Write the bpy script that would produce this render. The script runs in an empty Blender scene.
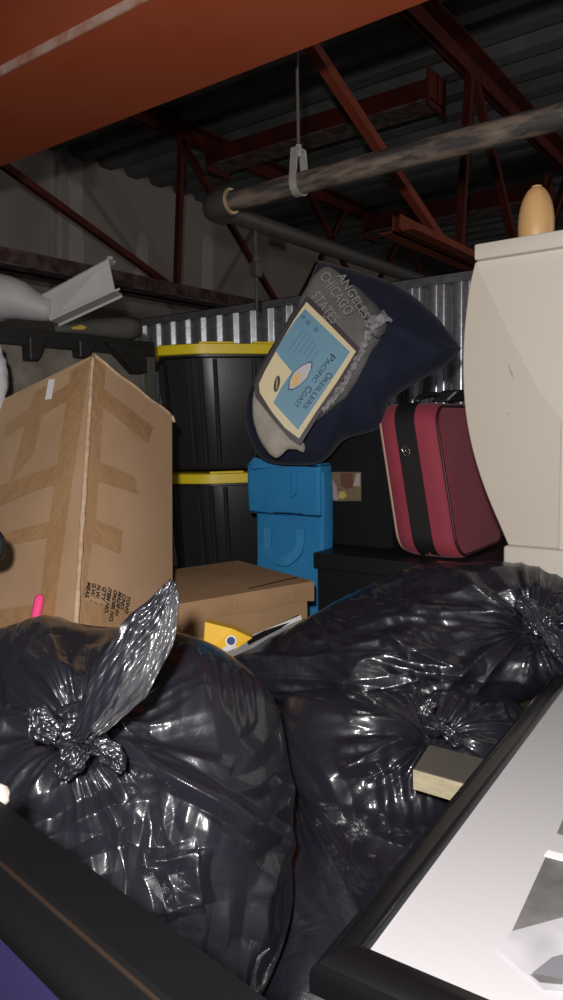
import bpy, bmesh, math, random
from mathutils import Vector, Matrix, noise
random.seed(7)
PI = math.pi
SC = bpy.context.scene
COL = SC.collection
Vec = Vector

# ---------------------------------------------------------------- camera model (room axes: +X away-right, +Y away-left)
A = Vec((-1002, 53, -725)).normalized()
B = Vec((529, 84, -725)); B = (B - A * B.dot(A)).normalized()
Z = B.cross(A)
EYE = Vec((0, 0, 1.9))
F = 725.0
def ray(px, py):
    c = Vec(((px - 281.5) / F, (500 - py) / F, -1.0))
    return Vec((B.dot(c), A.dot(c), Z.dot(c)))
def P(px, py, D): return EYE + ray(px, py) * D            # point at forward distance D (metres)
def PX(px, py, x): r = ray(px, py); return EYE + r * (x / r.x)
def PY(px, py, y): r = ray(px, py); return EYE + r * (y / r.y)
def PZ(px, py, z): r = ray(px, py); return EYE + r * ((z - EYE.z) / r.z)
def PPL(px, py, o, n): r = ray(px, py); return EYE + r * ((o - EYE).dot(n) / r.dot(n))
RGT = Vec((B.x, A.x, Z.x)); FWD = -Vec((B.z, A.z, Z.z)); UPV = Vec((B.y, A.y, Z.y))

# ---------------------------------------------------------------- object helpers
def root_of(o):
    while o.parent: o = o.parent
    return o
def tag(o, label=None, cat=None, group=None, kind=None):
    if label: o['label'] = label
    if cat: o['category'] = cat
    if group: o['group'] = group
    if kind: o['kind'] = kind
    return o
def thing(name, label, cat, loc, group=None):
    o = bpy.data.objects.new(name, None); COL.objects.link(o)
    o.empty_display_size = .05; o.location = loc
    return tag(o, label, cat, group)
def obj(name, bm, mat, parent=None, smooth=False, autosmooth=None, label=None):
    """link a bmesh (in world coordinates) as ONE mesh object"""
    bmesh.ops.recalc_face_normals(bm, faces=bm.faces) if not getattr(bm, 'keepn', False) else None
    if parent is None:
        lo = [min(v.co[i] for v in bm.verts) for i in range(3)]; hi = [max(v.co[i] for v in bm.verts) for i in range(3)]
        off = Vec(((lo[0] + hi[0]) / 2, (lo[1] + hi[1]) / 2, lo[2]))
    else: off = root_of(parent).location.copy()
    me = bpy.data.meshes.new(name)
    for v in bm.verts: v.co -= off
    for f in bm.faces: f.smooth = smooth
    bm.to_mesh(me); bm.free()
    if autosmooth is not None:
        me.polygons.foreach_set('use_smooth', [True] * len(me.polygons))
        me.set_sharp_from_angle(angle=math.radians(autosmooth))
    o = bpy.data.objects.new(name, me); COL.objects.link(o)
    mats = mat if isinstance(mat, (list, tuple)) else [mat]
    for m in mats: me.materials.append(m)
    if parent is None: o.location = off
    else:
        o.parent = parent
    if label: o['label'] = label
    return o
def struct(name, bm, mat, **k):
    o = obj(name, bm, mat, None, **k); o['kind'] = 'structure'; return o
def copy_tree(o, parent=None):
    c = o.copy(); COL.objects.link(c); c.parent = parent
    for ch in [x for x in COL.objects if x.parent == o]: copy_tree(ch, c)
    return c
def addpoly(bm, pts):
    return bm.faces.new([bm.verts.new(p) for p in pts])
def hexa(bm, c):
    """c: 8 corners, bottom ring 0-3, top ring 4-7"""
    v = [bm.verts.new(p) for p in c]
    for f in ((0, 1, 2, 3), (4, 5, 6, 7), (0, 1, 5, 4), (1, 2, 6, 5), (2, 3, 7, 6), (3, 0, 4, 7)): bm.faces.new([v[i] for i in f])
    return v
def obox(bm, o, a, b, c):
    """box from corner o with edge vectors a, b, c"""
    o = Vec(o); a = Vec(a); b = Vec(b); c = Vec(c)
    return hexa(bm, [o, o + a, o + a + b, o + b, o + c, o + a + c, o + a + b + c, o + b + c])
def box(bm, lo, hi):
    return obox(bm, lo, (hi[0] - lo[0], 0, 0), (0, hi[1] - lo[1], 0), (0, 0, hi[2] - lo[2]))
def bevel(bm, w, seg=2, ang=0.5):
    bmesh.ops.recalc_face_normals(bm, faces=bm.faces)
    es = [e for e in bm.edges if len(e.link_faces) == 2 and e.calc_face_angle(0) > ang]
    if es: bmesh.ops.bevel(bm, geom=es, offset=w, segments=seg, affect='EDGES', profile=.5)
def prism(bm, poly, vec):
    vec = Vec(vec); a = [bm.verts.new(p) for p in poly]; b = [bm.verts.new(Vec(p) + vec) for p in poly]
    n = len(a); bm.faces.new(a); bm.faces.new(b[::-1])
    for i in range(n): bm.faces.new((a[i], b[i], b[(i + 1) % n], a[(i + 1) % n]))
def tube(bm, pts, r, n=16, cap=True):
    pts = [Vec(p) for p in pts]; rings = []
    rr = r if isinstance(r, (list, tuple)) else [r] * len(pts)
    t0 = (pts[1] - pts[0]).normalized(); u = t0.orthogonal().normalized()
    for i, p in enumerate(pts):
        t = (pts[min(i + 1, len(pts) - 1)] - pts[max(i - 1, 0)]).normalized()
        u = (u - t * u.dot(t)).normalized(); w = t.cross(u)
        rings.append([bm.verts.new(p + (u * math.cos(2 * PI * k / n) + w * math.sin(2 * PI * k / n)) * rr[i]) for k in range(n)])
    for i in range(len(rings) - 1):
        for k in range(n): bm.faces.new((rings[i][k], rings[i][(k + 1) % n], rings[i + 1][(k + 1) % n], rings[i + 1][k]))
    if cap: bm.faces.new(rings[0][::-1]); bm.faces.new(rings[-1])
def lathe(bm, base, prof, n=32):
    base = Vec(base); rings = []
    for r, z in prof: rings.append([bm.verts.new(base + Vec((r * math.cos(2 * PI * k / n), r * math.sin(2 * PI * k / n), z))) for k in range(n)])
    for i in range(len(rings) - 1):
        for k in range(n): bm.faces.new((rings[i][k], rings[i][(k + 1) % n], rings[i + 1][(k + 1) % n], rings[i + 1][k]))
    bm.faces.new(rings[0][::-1]); bm.faces.new(rings[-1])
def bmn(): return bmesh.new()
def bez(pts, n=8):
    """catmull-rom through points"""
    out = []; m = len(pts)
    for i in range(m - 1):
        p0 = pts[max(i - 1, 0)]; p1 = pts[i]; p2 = pts[i + 1]; p3 = pts[min(i + 2, m - 1)]
        for k in range(n):
            t = k / n
            out.append(0.5 * ((2 * p1) + (p2 - p0) * t + (2 * p0 - 5 * p1 + 4 * p2 - p3) * t * t + (3 * p1 - p0 - 3 * p2 + p3) * t ** 3))
    out.append(pts[-1]); return out
def closed_cr(pts, n):
    out = []; m = len(pts)
    for i in range(m):
        p0, p1, p2, p3 = pts[i - 1], pts[i], pts[(i + 1) % m], pts[(i + 2) % m]
        for k in range(n):
            t = k / n
            out.append(0.5 * ((2 * p1) + (p2 - p0) * t + (2 * p0 - 5 * p1 + 4 * p2 - p3) * t * t + (3 * p1 - p0 - 3 * p2 + p3) * t ** 3))
    return out
def text_mesh(name, body, size, origin, ex, ey, mat, parent, align='LEFT', depth=.0003, bold=0.0, spacing=1.0):
    cu = bpy.data.curves.new(name, 'FONT'); cu.body = body; cu.size = size; cu.align_x = align; cu.extrude = depth
    cu.offset = bold; cu.space_character = spacing; cu.resolution_u = 3
    t = bpy.data.objects.new(name, cu); COL.objects.link(t)
    dg = bpy.context.evaluated_depsgraph_get(); dg.update()
    me = bpy.data.meshes.new_from_object(t.evaluated_get(dg))
    bpy.data.objects.remove(t)
    ex = Vec(ex); ey = Vec(ey); ez = ex.normalized().cross(ey.normalized()).normalized(); off = root_of(parent).location
    for v in me.vertices:
        v.co = Vec(origin) + ex * v.co.x + ey * v.co.y + ez * v.co.z - off
    me.materials.clear(); me.materials.append(mat)
    o = bpy.data.objects.new(name, me); COL.objects.link(o); o.parent = parent
    return o

# ---------------------------------------------------------------- materials
def mat(name, col, rough=.6, metal=0.0, spec=.5, c2=None, nscale=8, namt=.5, detail=5, bump=0, bscale=60, bdist=.002,
        stretch=(1, 1, 1), coat=0, sheen=0, sharp=None, nrange=(.35, .65), wave=None, croughness=.1):
    m = bpy.data.materials.new(name); m.use_nodes = True; nt = m.node_tree; N = nt.nodes; L = nt.links
    b = N['Principled BSDF']; b.inputs['Base Color'].default_value = (*col, 1)
    b.inputs['Roughness'].default_value = rough; b.inputs['Metallic'].default_value = metal
    b.inputs['Specular IOR Level'].default_value = spec
    b.inputs['Coat Weight'].default_value = coat; b.inputs['Coat Roughness'].default_value = croughness
    b.inputs['Sheen Weight'].default_value = sheen
    tc = N.new('ShaderNodeTexCoord'); mp = N.new('ShaderNodeMapping'); mp.inputs['Scale'].default_value = stretch
    L.new(tc.outputs['Object'], mp.inputs['Vector'])
    if c2 is not None:
        n = N.new('ShaderNodeTexNoise'); n.inputs['Scale'].default_value = nscale; n.inputs['Detail'].default_value = detail
        n.inputs['Roughness'].default_value = .6
        L.new(mp.outputs['Vector'], n.inputs['Vector'])
        mr = N.new('ShaderNodeMapRange'); mr.inputs['From Min'].default_value = nrange[0]; mr.inputs['From Max'].default_value = nrange[1]
        L.new(n.outputs['Fac'], mr.inputs['Value'])
        mx = N.new('ShaderNodeMix'); mx.data_type = 'RGBA'
        mx.inputs['A'].default_value = (*col, 1); mx.inputs['B'].default_value = (*c2, 1)
        ml = N.new('ShaderNodeMath'); ml.operation = 'MULTIPLY'; ml.inputs[1].default_value = namt
        L.new(mr.outputs['Result'], ml.inputs[0]); L.new(ml.outputs[0], mx.inputs['Factor'])
        L.new(mx.outputs['Result'], b.inputs['Base Color'])
    if bump:
        n2 = N.new('ShaderNodeTexNoise'); n2.inputs['Scale'].default_value = bscale; n2.inputs['Detail'].default_value = 4
        L.new(mp.outputs['Vector'], n2.inputs['Vector'])
        bp = N.new('ShaderNodeBump'); bp.inputs['Strength'].default_value = bump; bp.inputs['Distance'].default_value = bdist
        L.new(n2.outputs['Fac'], bp.inputs['Height']); L.new(bp.outputs['Normal'], b.inputs['Normal'])
    return m
M = {}
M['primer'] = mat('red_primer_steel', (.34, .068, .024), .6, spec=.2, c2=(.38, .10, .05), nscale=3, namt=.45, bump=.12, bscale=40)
M['primer_edge'] = mat('worn_primer_edge', (.33, .14, .10), .6, c2=(.5, .36, .3), nscale=25, namt=.7)
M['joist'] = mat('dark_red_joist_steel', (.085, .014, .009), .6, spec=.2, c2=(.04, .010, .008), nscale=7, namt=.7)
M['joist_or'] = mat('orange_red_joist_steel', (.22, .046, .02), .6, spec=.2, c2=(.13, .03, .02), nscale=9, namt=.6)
M['dusty'] = mat('dusty_dark_steel', (.06, .02, .016), .85, c2=(.13, .11, .10), nscale=16, namt=.8, nrange=(.4, .6))
M['deck'] = mat('grey_roof_deck', (.12, .123, .123), .6, spec=.3, c2=(.055, .055, .054), nscale=2.2, namt=.8, bump=.1, bscale=20)
M['drywall'] = mat('unpainted_drywall', (.30, .265, .235), .95, spec=.1, c2=(.25, .215, .19), nscale=.8, namt=.8)
M['mud'] = mat('joint_compound', (.40, .375, .35), .95, spec=.1, c2=(.33, .30, .275), nscale=6, namt=.7)
M['galv'] = mat('galvanised_sheet', (.62, .63, .67), .30, metal=.85, c2=(.36, .37, .41), nscale=60, namt=.8, bump=.25, bscale=240, bdist=.0006)
M['galv_trim'] = mat('galvanised_trim', (.26, .265, .28), .5, metal=.6, c2=(.15, .15, .16), nscale=30, namt=.8)
M['pipe'] = mat('rusty_steel_pipe', (.20, .15, .115), .6, metal=.1, spec=.4, c2=(.045, .043, .043), nscale=34, namt=.95, stretch=(1, .22, 1), bump=.3, bscale=120, nrange=(.40, .56))
M['pipe_dark'] = mat('dark_steel_pipe', (.06, .055, .05), .55, metal=.3, c2=(.09, .085, .08), nscale=12, namt=.7)
M['bare'] = mat('bare_thread', (.6, .42, .25), .5, metal=.3, c2=(.42, .3, .18), nscale=50)
M['zinc'] = mat('zinc_strap', (.50, .49, .46), .45, metal=.4, c2=(.34, .33, .31), nscale=40)
M['rod'] = mat('threaded_rod', (.15, .135, .125), .5, metal=.4, bump=.6, bscale=300)
M['concrete'] = mat('concrete_floor', (.25, .24, .22), .85, c2=(.17, .16, .15), nscale=3, bump=.2)
M['card'] = mat('brown_cardboard', (.42, .275, .165), .85, spec=.2, c2=(.35, .222, .128), nscale=5, namt=.8, bump=.15, bscale=14, stretch=(1, 1, 1))
M['card2'] = mat('flat_box_cardboard', (.36, .225, .12), .85, spec=.2, c2=(.29, .18, .095), nscale=6, namt=.8, bump=.12, bscale=14)
M['card_in'] = mat('torn_cardboard_edge', (.52, .37, .245), .9, c2=(.36, .24, .15), nscale=60, namt=.9, bump=.6, bscale=120)
M['tape'] = mat('brown_packing_tape', (.37, .222, .112), .25, spec=.5, c2=(.31, .18, .085), nscale=10, namt=.7, bump=.6, bscale=45, bdist=.005)
M['paper'] = mat('white_paper', (.72, .71, .70), .7)
M['ink'] = mat('black_print', (.03, .022, .02), .8, spec=.2)
M['pink'] = mat('neon_pink_plastic', (.85, .06, .22), .35, c2=(.75, .1, .25), nscale=30)
M['tote'] = mat('black_tote_plastic', (.018, .018, .019), .38, spec=.5, bump=.08, bscale=90)
M['yellow'] = mat('yellow_lid_plastic', (.80, .62, .015), .4, c2=(.72, .52, .01), nscale=8, namt=.6)
M['blue'] = mat('blue_nonwoven_fabric', (.028, .22, .46), .75, spec=.25, c2=(.02, .17, .39), nscale=7, namt=.7, bump=.25, bscale=45, bdist=.004)
M['blue_dark'] = mat('blue_handle_webbing', (.04, .25, .50), .75, spec=.25, c2=(.02, .17, .40), nscale=20, namt=.6)
M['navy'] = mat('navy_fabric', (.008, .011, .026), .8, spec=.2, c2=(.012, .015, .034), nscale=12, namt=.7, bump=.3, bscale=30, bdist=.004, sheen=.08)
M['print'] = mat('grey_printed_fabric', (.135, .13, .125), .8, c2=(.085, .082, .08), nscale=18, namt=.8, bump=.3, bscale=60)
M['print_letters'] = mat('pale_print_lettering', (.20, .195, .185), .8)
M['dark_film'] = mat('dark_grey_film', (.05, .05, .05), .5, c2=(.10, .10, .095), nscale=30, bump=.6, bscale=50)
M['white_fab'] = mat('beige_quilted_fabric', (.36, .32, .27), .8, c2=(.26, .235, .2), nscale=15, namt=.9, bump=.5, bscale=30, bdist=.006)
M['dark_edge'] = mat('dark_brown_piping', (.02, .012, .012), .5)
M['cream'] = mat('cream_card', (.62, .53, .33), .55, c2=(.55, .46, .27), nscale=6, namt=.6)
M['tealblue'] = mat('teal_blue_card', (.10, .24, .335), .5, c2=(.135, .28, .37), nscale=8, namt=.6)
M['teal_ink'] = mat('darker_teal_ink', (.06, .15, .22), .55)
M['navy_ink'] = mat('navy_ink', (.015, .025, .06), .6)
M['gold'] = mat('gold_print', (.62, .40, .12), .55)
M['case'] = mat('matte_black_case', (.008, .008, .010), .75, spec=.15, bump=.15, bscale=120)
M['blackbox'] = mat('black_carton', (.010, .010, .011), .45, spec=.4, bump=.1, bscale=30)
M['red'] = mat('burgundy_nylon', (.31, .043, .068), .72, spec=.25, c2=(.24, .033, .052), nscale=9, namt=.8, bump=.35, bscale=300, bdist=.0006, sheen=.1)
M['pipingr'] = mat('dark_wine_piping', (.04, .006, .01), .5)
M['cream_pipe'] = mat('worn_cream_piping', (.42, .27, .2), .5)
M['band'] = mat('black_leatherette', (.012, .012, .013), .42, spec=.5, bump=.2, bscale=200)
M['chrome'] = mat('chrome', (.75, .68, .55), .2, metal=1)
M['cab'] = mat('off_white_laminate', (.50, .45, .385), .5, spec=.35, c2=(.47, .42, .355), nscale=2, namt=.7)
M['cab2'] = mat('off_white_front', (.53, .485, .425), .5, spec=.35)
M['scuff'] = mat('scuff_mark', (.25, .22, .19), .8)
M['wood'] = mat('light_turned_wood', (.62, .385, .175), .42, spec=.5, c2=(.52, .30, .12), nscale=9, namt=.8, stretch=(6, 6, .8))
M['pine'] = mat('raw_pine', (.46, .40, .27), .8, c2=(.33, .28, .18), nscale=30, namt=.8, stretch=(1, 1, 3), bump=.3, bscale=90)
M['pine_dark'] = mat('weathered_pine', (.085, .075, .062), .85, c2=(.06, .052, .044), nscale=12, namt=.8)
M['bframe'] = mat('black_gloss_moulding', (.005, .005, .006), .3, spec=.4, coat=.15)
M['bronze'] = mat('bronze_highlight', (.025, .015, .010), .55, metal=.5)
M['rail'] = mat('satin_black_moulding', (.0035, .0035, .004), .55, spec=.12)
M['matboard'] = mat('white_matboard', (.49, .478, .495), .85, spec=.15)
M['matbevel'] = mat('white_mat_bevel', (.85, .84, .86), .8)
M['photo_dark'] = mat('grey_photo_print', (.10, .096, .096), .45, c2=(.19, .185, .185), nscale=18, namt=.9, detail=3)
M['photo_light'] = mat('pale_photo_print', (.50, .49, .52), .45, c2=(.36, .35, .38), nscale=16, namt=.9, detail=2, nrange=(.45, .7))
M['photo_mid'] = mat('mid_grey_photo_print', (.18, .175, .20), .45)
M['purple'] = mat('violet_blue_print', (.018, .012, .066), .6, c2=(.016, .011, .06), nscale=4)
M['pvc'] = mat('white_pvc', (.36, .355, .35), .55, c2=(.31, .305, .30), nscale=5, namt=.6)
M['olive'] = mat('dark_olive_canvas', (.055, .056, .046), .85, c2=(.095, .09, .07), nscale=10, namt=.8, bump=.4, bscale=50)
M['yellow2'] = mat('mustard_patch', (.5, .36, .06), .7)
M['panel'] = mat('mottled_grey_brown_board', (.20, .17, .145), .9, c2=(.10, .085, .072), nscale=12, namt=.9, bump=.2)
M['panelframe'] = mat('black_steel_frame', (.008, .0085, .0075), .6, c2=(.018, .018, .015), nscale=15)
M['ybox'] = mat('mustard_yellow_card', (.80, .47, .03), .55)
M['dotblue'] = mat('navy_dot', (.02, .03, .13), .5)
M['film'] = mat('white_plastic_sack', (.42, .42, .43), .35, bump=.8, bscale=25, bdist=.01)
M['shelfphoto1'] = mat('window_print_brown', (.13, .055, .035), .35)
M['shelfphoto2'] = mat('window_print_tan', (.20, .15, .08), .35, c2=(.10, .07, .04), nscale=40)
M['shelfphoto3'] = mat('window_print_lilac', (.35, .29, .31), .35)
M['shelfphoto4'] = mat('window_print_gold', (.45, .33, .10), .35)
M['foam'] = mat('white_foam', (.42, .39, .34), .8)

def bag_mat(name, col, rough):
    m = bpy.data.materials.new(name); m.use_nodes = True; nt = m.node_tree; N = nt.nodes; L = nt.links
    b = N['Principled BSDF']; b.inputs['Base Color'].default_value = (*col, 1); b.inputs['Roughness'].default_value = rough
    b.inputs['Specular IOR Level'].default_value = .35
    b.inputs['Coat Weight'].default_value = .8; b.inputs['Coat Roughness'].default_value = .13
    tc = N.new('ShaderNodeTexCoord')
    n2 = N.new('ShaderNodeTexNoise'); n2.inputs['Scale'].default_value = 22; n2.inputs['Detail'].default_value = 5
    n2.inputs['Distortion'].default_value = 1.2
    L.new(tc.outputs['Object'], n2.inputs['Vector'])
    bp = N.new('ShaderNodeBump'); bp.inputs['Strength'].default_value = .4; bp.inputs['Distance'].default_value = .005
    L.new(n2.outputs['Fac'], bp.inputs['Height']); L.new(bp.outputs['Normal'], b.inputs['Normal'])
    L.new(bp.outputs['Normal'], b.inputs['Coat Normal'])
    return m
M['bag'] = bag_mat('black_polythene', (.014, .0145, .021), .42)
M['bag2'] = bag_mat('black_polythene_matt', (.008, .0085, .015), .45)
M['bagtail'] = bag_mat('grey_black_polythene', (.06, .06, .066), .33)

def clear_mat():
    m = bpy.data.materials.new('clear_vinyl'); m.use_nodes = True; nt = m.node_tree; N = nt.nodes; L = nt.links
    for n in list(N): N.remove(n)
    out = N.new('ShaderNodeOutputMaterial'); mx = N.new('ShaderNodeMixShader'); tr = N.new('ShaderNodeBsdfTransparent')
    gl = N.new('ShaderNodeBsdfPrincipled'); gl.inputs['Base Color'].default_value = (.55, .55, .56, 1); gl.inputs['Roughness'].default_value = .22
    n2 = N.new('ShaderNodeTexNoise'); n2.inputs['Scale'].default_value = 70; tc = N.new('ShaderNodeTexCoord'); L.new(tc.outputs['Object'], n2.inputs['Vector'])
    bp = N.new('ShaderNodeBump'); bp.inputs['Strength'].default_value = 1; bp.inputs['Distance'].default_value = .006
    L.new(n2.outputs['Fac'], bp.inputs['Height']); L.new(bp.outputs['Normal'], gl.inputs['Normal'])
    mx.inputs['Fac'].default_value = .22
    L.new(tr.outputs[0], mx.inputs[1]); L.new(gl.outputs[0], mx.inputs[2]); L.new(mx.outputs[0], out.inputs['Surface'])
    return m
M['vinyl'] = clear_mat()

# ================================================================ THE BUILDING
DECK = 3.6; WALLX = 2.57; WTOP = 2.44; FARY = 3.8
bm = bmn(); box(bm, (-3.2, -4, -.1), (12.2, 4.1, 0)); struct('floor', bm, M['concrete'])
bm = bmn(); box(bm, (-3.2, FARY, 0), (12.2, FARY + .12, DECK + .1)); struct('wall_back', bm, M['drywall'])
bm = bmn(); box(bm, (12.0, -4, 0), (12.12, FARY, DECK + .1)); struct('wall_right', bm, M['drywall'])
# joint compound bands on the far drywall (thin skim relief)
def mudpatch(pxs, z0=None, seed=0):
    bm = bmn(); pts = [PY(x, y, FARY) for x, y in pxs]
    rnd = random.Random(seed); out = []
    n = len(pts)
    for i in range(n):
        a, b = pts[i], pts[(i + 1) % n]
        for k in range(6):
            q = a.lerp(b, k / 6); q = q + Vec((rnd.uniform(-.006, .006), 0, 0)); q.y = FARY; out.append(q)
    prism(bm, out, (0, -.002, 0)); return bm
for i, (pl) in enumerate([[(49, 152), (60, 152), (62, 300), (52, 300)], [(68, 153), (82, 156), (84, 300), (70, 300)],
                          [(137, 240), (140, 232), (144, 232), (148, 244), (150, 290), (133, 290)], [(202, 240), (206, 235), (210, 237), (213, 246), (213, 290), (201, 290)]]):
    o = struct('trim_%d' % (i + 1), mudpatch(pl, seed=i), M['mud'])
# roof deck, ribs along Y
bm = bmn(); pitch = .225; x = -3.0; prof = []
while x < 12:
    prof += [(x, 0), (x + .085, 0), (x + .115, .055), (x + .195, .055)]; x += pitch
vs0 = [bm.verts.new((px_, -4, DECK + pz)) for px_, pz in prof]; vs1 = [bm.verts.new((px_, FARY + .02, DECK + pz)) for px_, pz in prof]
for i in range(len(prof) - 1): bm.faces.new((vs0[i], vs1[i], vs1[i + 1], vs0[i + 1]))
r = bmesh.ops.extrude_face_region(bm, geom=list(bm.faces)); bmesh.ops.translate(bm, vec=(0, 0, .004), verts=[g for g in r['geom'] if isinstance(g, bmesh.types.BMVert)])
struct('ceiling', bm, M['deck'])
# corrugated partition
bm = bmn(); pitch = .098; y = -1.5; prof = []
while y < FARY - .1:
    prof += [(y, 0), (y + .026, 0), (y + .030, .0012), (y + .034, .0045), (y + .046, .0165), (y + .050, .0198), (y + .054, .021), (y + .070, .021), (y + .074, .0198), (y + .078, .0165), (y + .090, .0045), (y + .094, .0012)]; y += pitch
vs0 = [bm.verts.new((WALLX + d, yy, 0)) for yy, d in prof]; vs1 = [bm.verts.new((WALLX + d, yy, WTOP)) for yy, d in prof]
for i in range(len(prof) - 1): bm.faces.new((vs0[i], vs1[i], vs1[i + 1], vs0[i + 1]))
r = bmesh.ops.extrude_face_region(bm, geom=list(bm.faces)); bmesh.ops.translate(bm, vec=(.0015, 0, 0), verts=[g for g in r['geom'] if isinstance(g, bmesh.types.BMVert)])
struct('wall_partition', bm, M['galv'], autosmooth=50)
bm = bmn(); box(bm, (WALLX - .012, -1.5, WTOP - .03), (WALLX - .009, FARY, WTOP + .004)); box(bm, (WALLX - .012, -1.5, WTOP + .001), (WALLX + .035, FARY, WTOP + .004))
struct('trim_5', bm, M['galv_trim'])

def streaks(m, col, scale, stretch, thr):
    nt = m.node_tree; N = nt.nodes; L = nt.links; b = N['Principled BSDF']; src = b.inputs['Base Color'].links[0].from_socket
    tc = N.new('ShaderNodeTexCoord'); mp = N.new('ShaderNodeMapping'); mp.inputs['Scale'].default_value = stretch; mp.inputs['Rotation'].default_value = (0, 0, .5)
    n = N.new('ShaderNodeTexNoise'); n.inputs['Scale'].default_value = scale; n.inputs['Detail'].default_value = 8; n.inputs['Roughness'].default_value = .75
    L.new(tc.outputs['Object'], mp.inputs['Vector']); L.new(mp.outputs['Vector'], n.inputs['Vector'])
    mr = N.new('ShaderNodeMapRange'); mr.inputs['From Min'].default_value = thr; mr.inputs['From Max'].default_value = thr + .05; mr.inputs['To Max'].default_value = .5
    L.new(n.outputs['Fac'], mr.inputs['Value']); mx = N.new('ShaderNodeMix'); mx.data_type = 'RGBA'
    L.new(mr.outputs['Result'], mx.inputs['Factor']); L.new(src, mx.inputs['A']); mx.inputs['B'].default_value = (*col, 1); L.new(mx.outputs['Result'], b.inputs['Base Color'])
streaks(M['primer'], (.55, .30, .2), 14, (1, .35, 1), .70)
# ---- red I-beam close overhead (runs along Y)
BX0, BX1, BZ = 1.03, 1.36, 2.70
t = thing('steel_beam', 'wide red primed steel beam crossing the top left corner close overhead', 'beam', (1.2, 1, BZ))
bm = bmn(); box(bm, (BX0, -3.9, BZ), (BX1, FARY - .005, BZ + .018)); obj('bottom_flange', bm, M['primer'], t)
bm = bmn(); box(bm, (BX0 - .001, -3.9, BZ - .0005), (BX0 + .0035, FARY - .005, BZ + .0185)); obj('flange_edge', bm, M['primer_edge'], t, label='worn pale flange edge')
bm = bmn(); box(bm, ((BX0 + BX1) / 2 - .006, -3.9, BZ + .018), ((BX0 + BX1) / 2 + .006, FARY - .005, BZ + .70)); obj('web', bm, M['primer'], t)
bm = bmn(); box(bm, (BX0, -3.9, BZ + .70), (BX1, FARY - .005, BZ + .72)); obj('top_flange', bm, M['primer'], t)

# ---- open web joists along X
def angle_bar(bm, p, q, w, th, up, side):
    """L shaped bar from p to q; legs along up and side"""
    d = Vec(q) - Vec(p); up = Vec(up) * w; side = Vec(side)
    obox(bm, p, d, up, side * th); obox(bm, p, d, side * w, Vec(up).normalized() * th)
def bar(bm, p, q, w, up=(0, 1, 0)):
    p = Vec(p); q = Vec(q); d = (q - p).normalized(); s = Vec(up); s = (s - d * s.dot(d)).normalized(); c = d.cross(s)
    obox(bm, p - s * w / 2 - c * w / 2, q - p, s * w, c * w)
def joist(Y, z0, x0, x1, xb, label, webs, m, mb, wbar, hb=.065):
    t = thing('roof_joist', label, 'joist', (x0, Y, z0), 'open web roof joists')
    bm = bmn()
    for s in (-1, 1): angle_bar(bm, (x0, Y + s * .012, DECK - .003), (x1, Y + s * .012, DECK - .003), .075, .007, (0, 0, -1), (0, s, 0))
    obj('top_chord', bm, m, t)
    bm = bmn()
    for s in (-1, 1): angle_bar(bm, (xb, Y + s * .012, z0), (x1, Y + s * .012, z0), hb, .007, (0, 0, 1), (0, s, 0))
    obj('bottom_chord', bm, mb, t)
    for (xa, za, xc, zc, mm) in webs:
        bm = bmn(); bar(bm, (xa, Y, za), (xc, Y, zc), wbar); obj('web_member', bm, mm, t)
    return t
J2 = 1.37; zt = DECK - .05
zb2 = 2.665
w2 = [(1.40, 3.42, 3.12, zb2 + .05, M['joist_or']), (3.46, zt, 3.34, zb2 + .03, M['joist']), (3.50, zt, 4.30, zb2 + .03, M['joist']),
      (5.2, zt, 4.4, zb2 + .03, M['joist']), (5.25, zt, 6.1, zb2 + .03, M['joist']), (7.0, zt, 6.2, zb2 + .03, M['joist']), (7.05, zt, 8.0, zb2 + .03, M['joist'])]
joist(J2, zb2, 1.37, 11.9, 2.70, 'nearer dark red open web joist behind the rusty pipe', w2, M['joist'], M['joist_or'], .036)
J1 = 2.95; a = PY(0, 268, J1); zb1 = 2.625
def jx(px, py): return PY(px, py, J1)
w1 = []
for (ax, ay, bx_, by) in [(10, 170, 145, 268), (181, 160, 177, 280), (201, 175, 275, 300), (330, 240, 300, 300), (332, 240, 372, 320)]:
    p = jx(ax, ay); q = jx(bx_, by); kx = (q.x - p.x) / (q.z - p.z)
    w1.append((p.x + kx * (zt - .01 - p.z), zt - .01, p.x + kx * (zb1 + .02 - p.z), zb1 + .02, M['joist']))
w1 += [(5.9, zt, 5.1, zb1 + .03, M['joist']), (6.0, zt, 6.9, zb1 + .03, M['joist']), (7.8, zt, 7.0, zb1 + .03, M['joist'])]
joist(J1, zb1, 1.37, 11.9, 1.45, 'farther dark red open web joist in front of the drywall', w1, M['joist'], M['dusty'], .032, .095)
# second, wider bottom plate with dust on joist 1 (dusty top flange)
# ---- bridging beams between the joists (run along Y)
def bridging(xc, y0, y1, zt_, h, w, label, m):
    t = thing('bridging_beam', label, 'beam', (xc, y0, zt_ - h), 'bridging beams under the roof deck')
    bm = bmn(); box(bm, (xc - .005, y0, zt_ - h + .008), (xc + .005, y1, zt_)); obj('web', bm, m, t)
    bm = bmn(); box(bm, (xc - w / 2, y0, zt_ - h), (xc + w / 2, y1, zt_ - h + .008)); obj('bottom_flange', bm, M['dusty'], t)
    for yy in (y0, y1 - .012):
        bm = bmn(); box(bm, (xc - w * .6, yy, zt_ - h - .03), (xc + w * .6, yy + .012, zt_ + .01)); obj('end_plate', bm, m, t)
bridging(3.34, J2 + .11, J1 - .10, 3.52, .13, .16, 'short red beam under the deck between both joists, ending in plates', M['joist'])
bridging(5.15, J2 + .11, J1 - .10, 3.52, .15, .18, 'more distant red beam under the deck seen below the rusty pipe', M['joist'])

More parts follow.
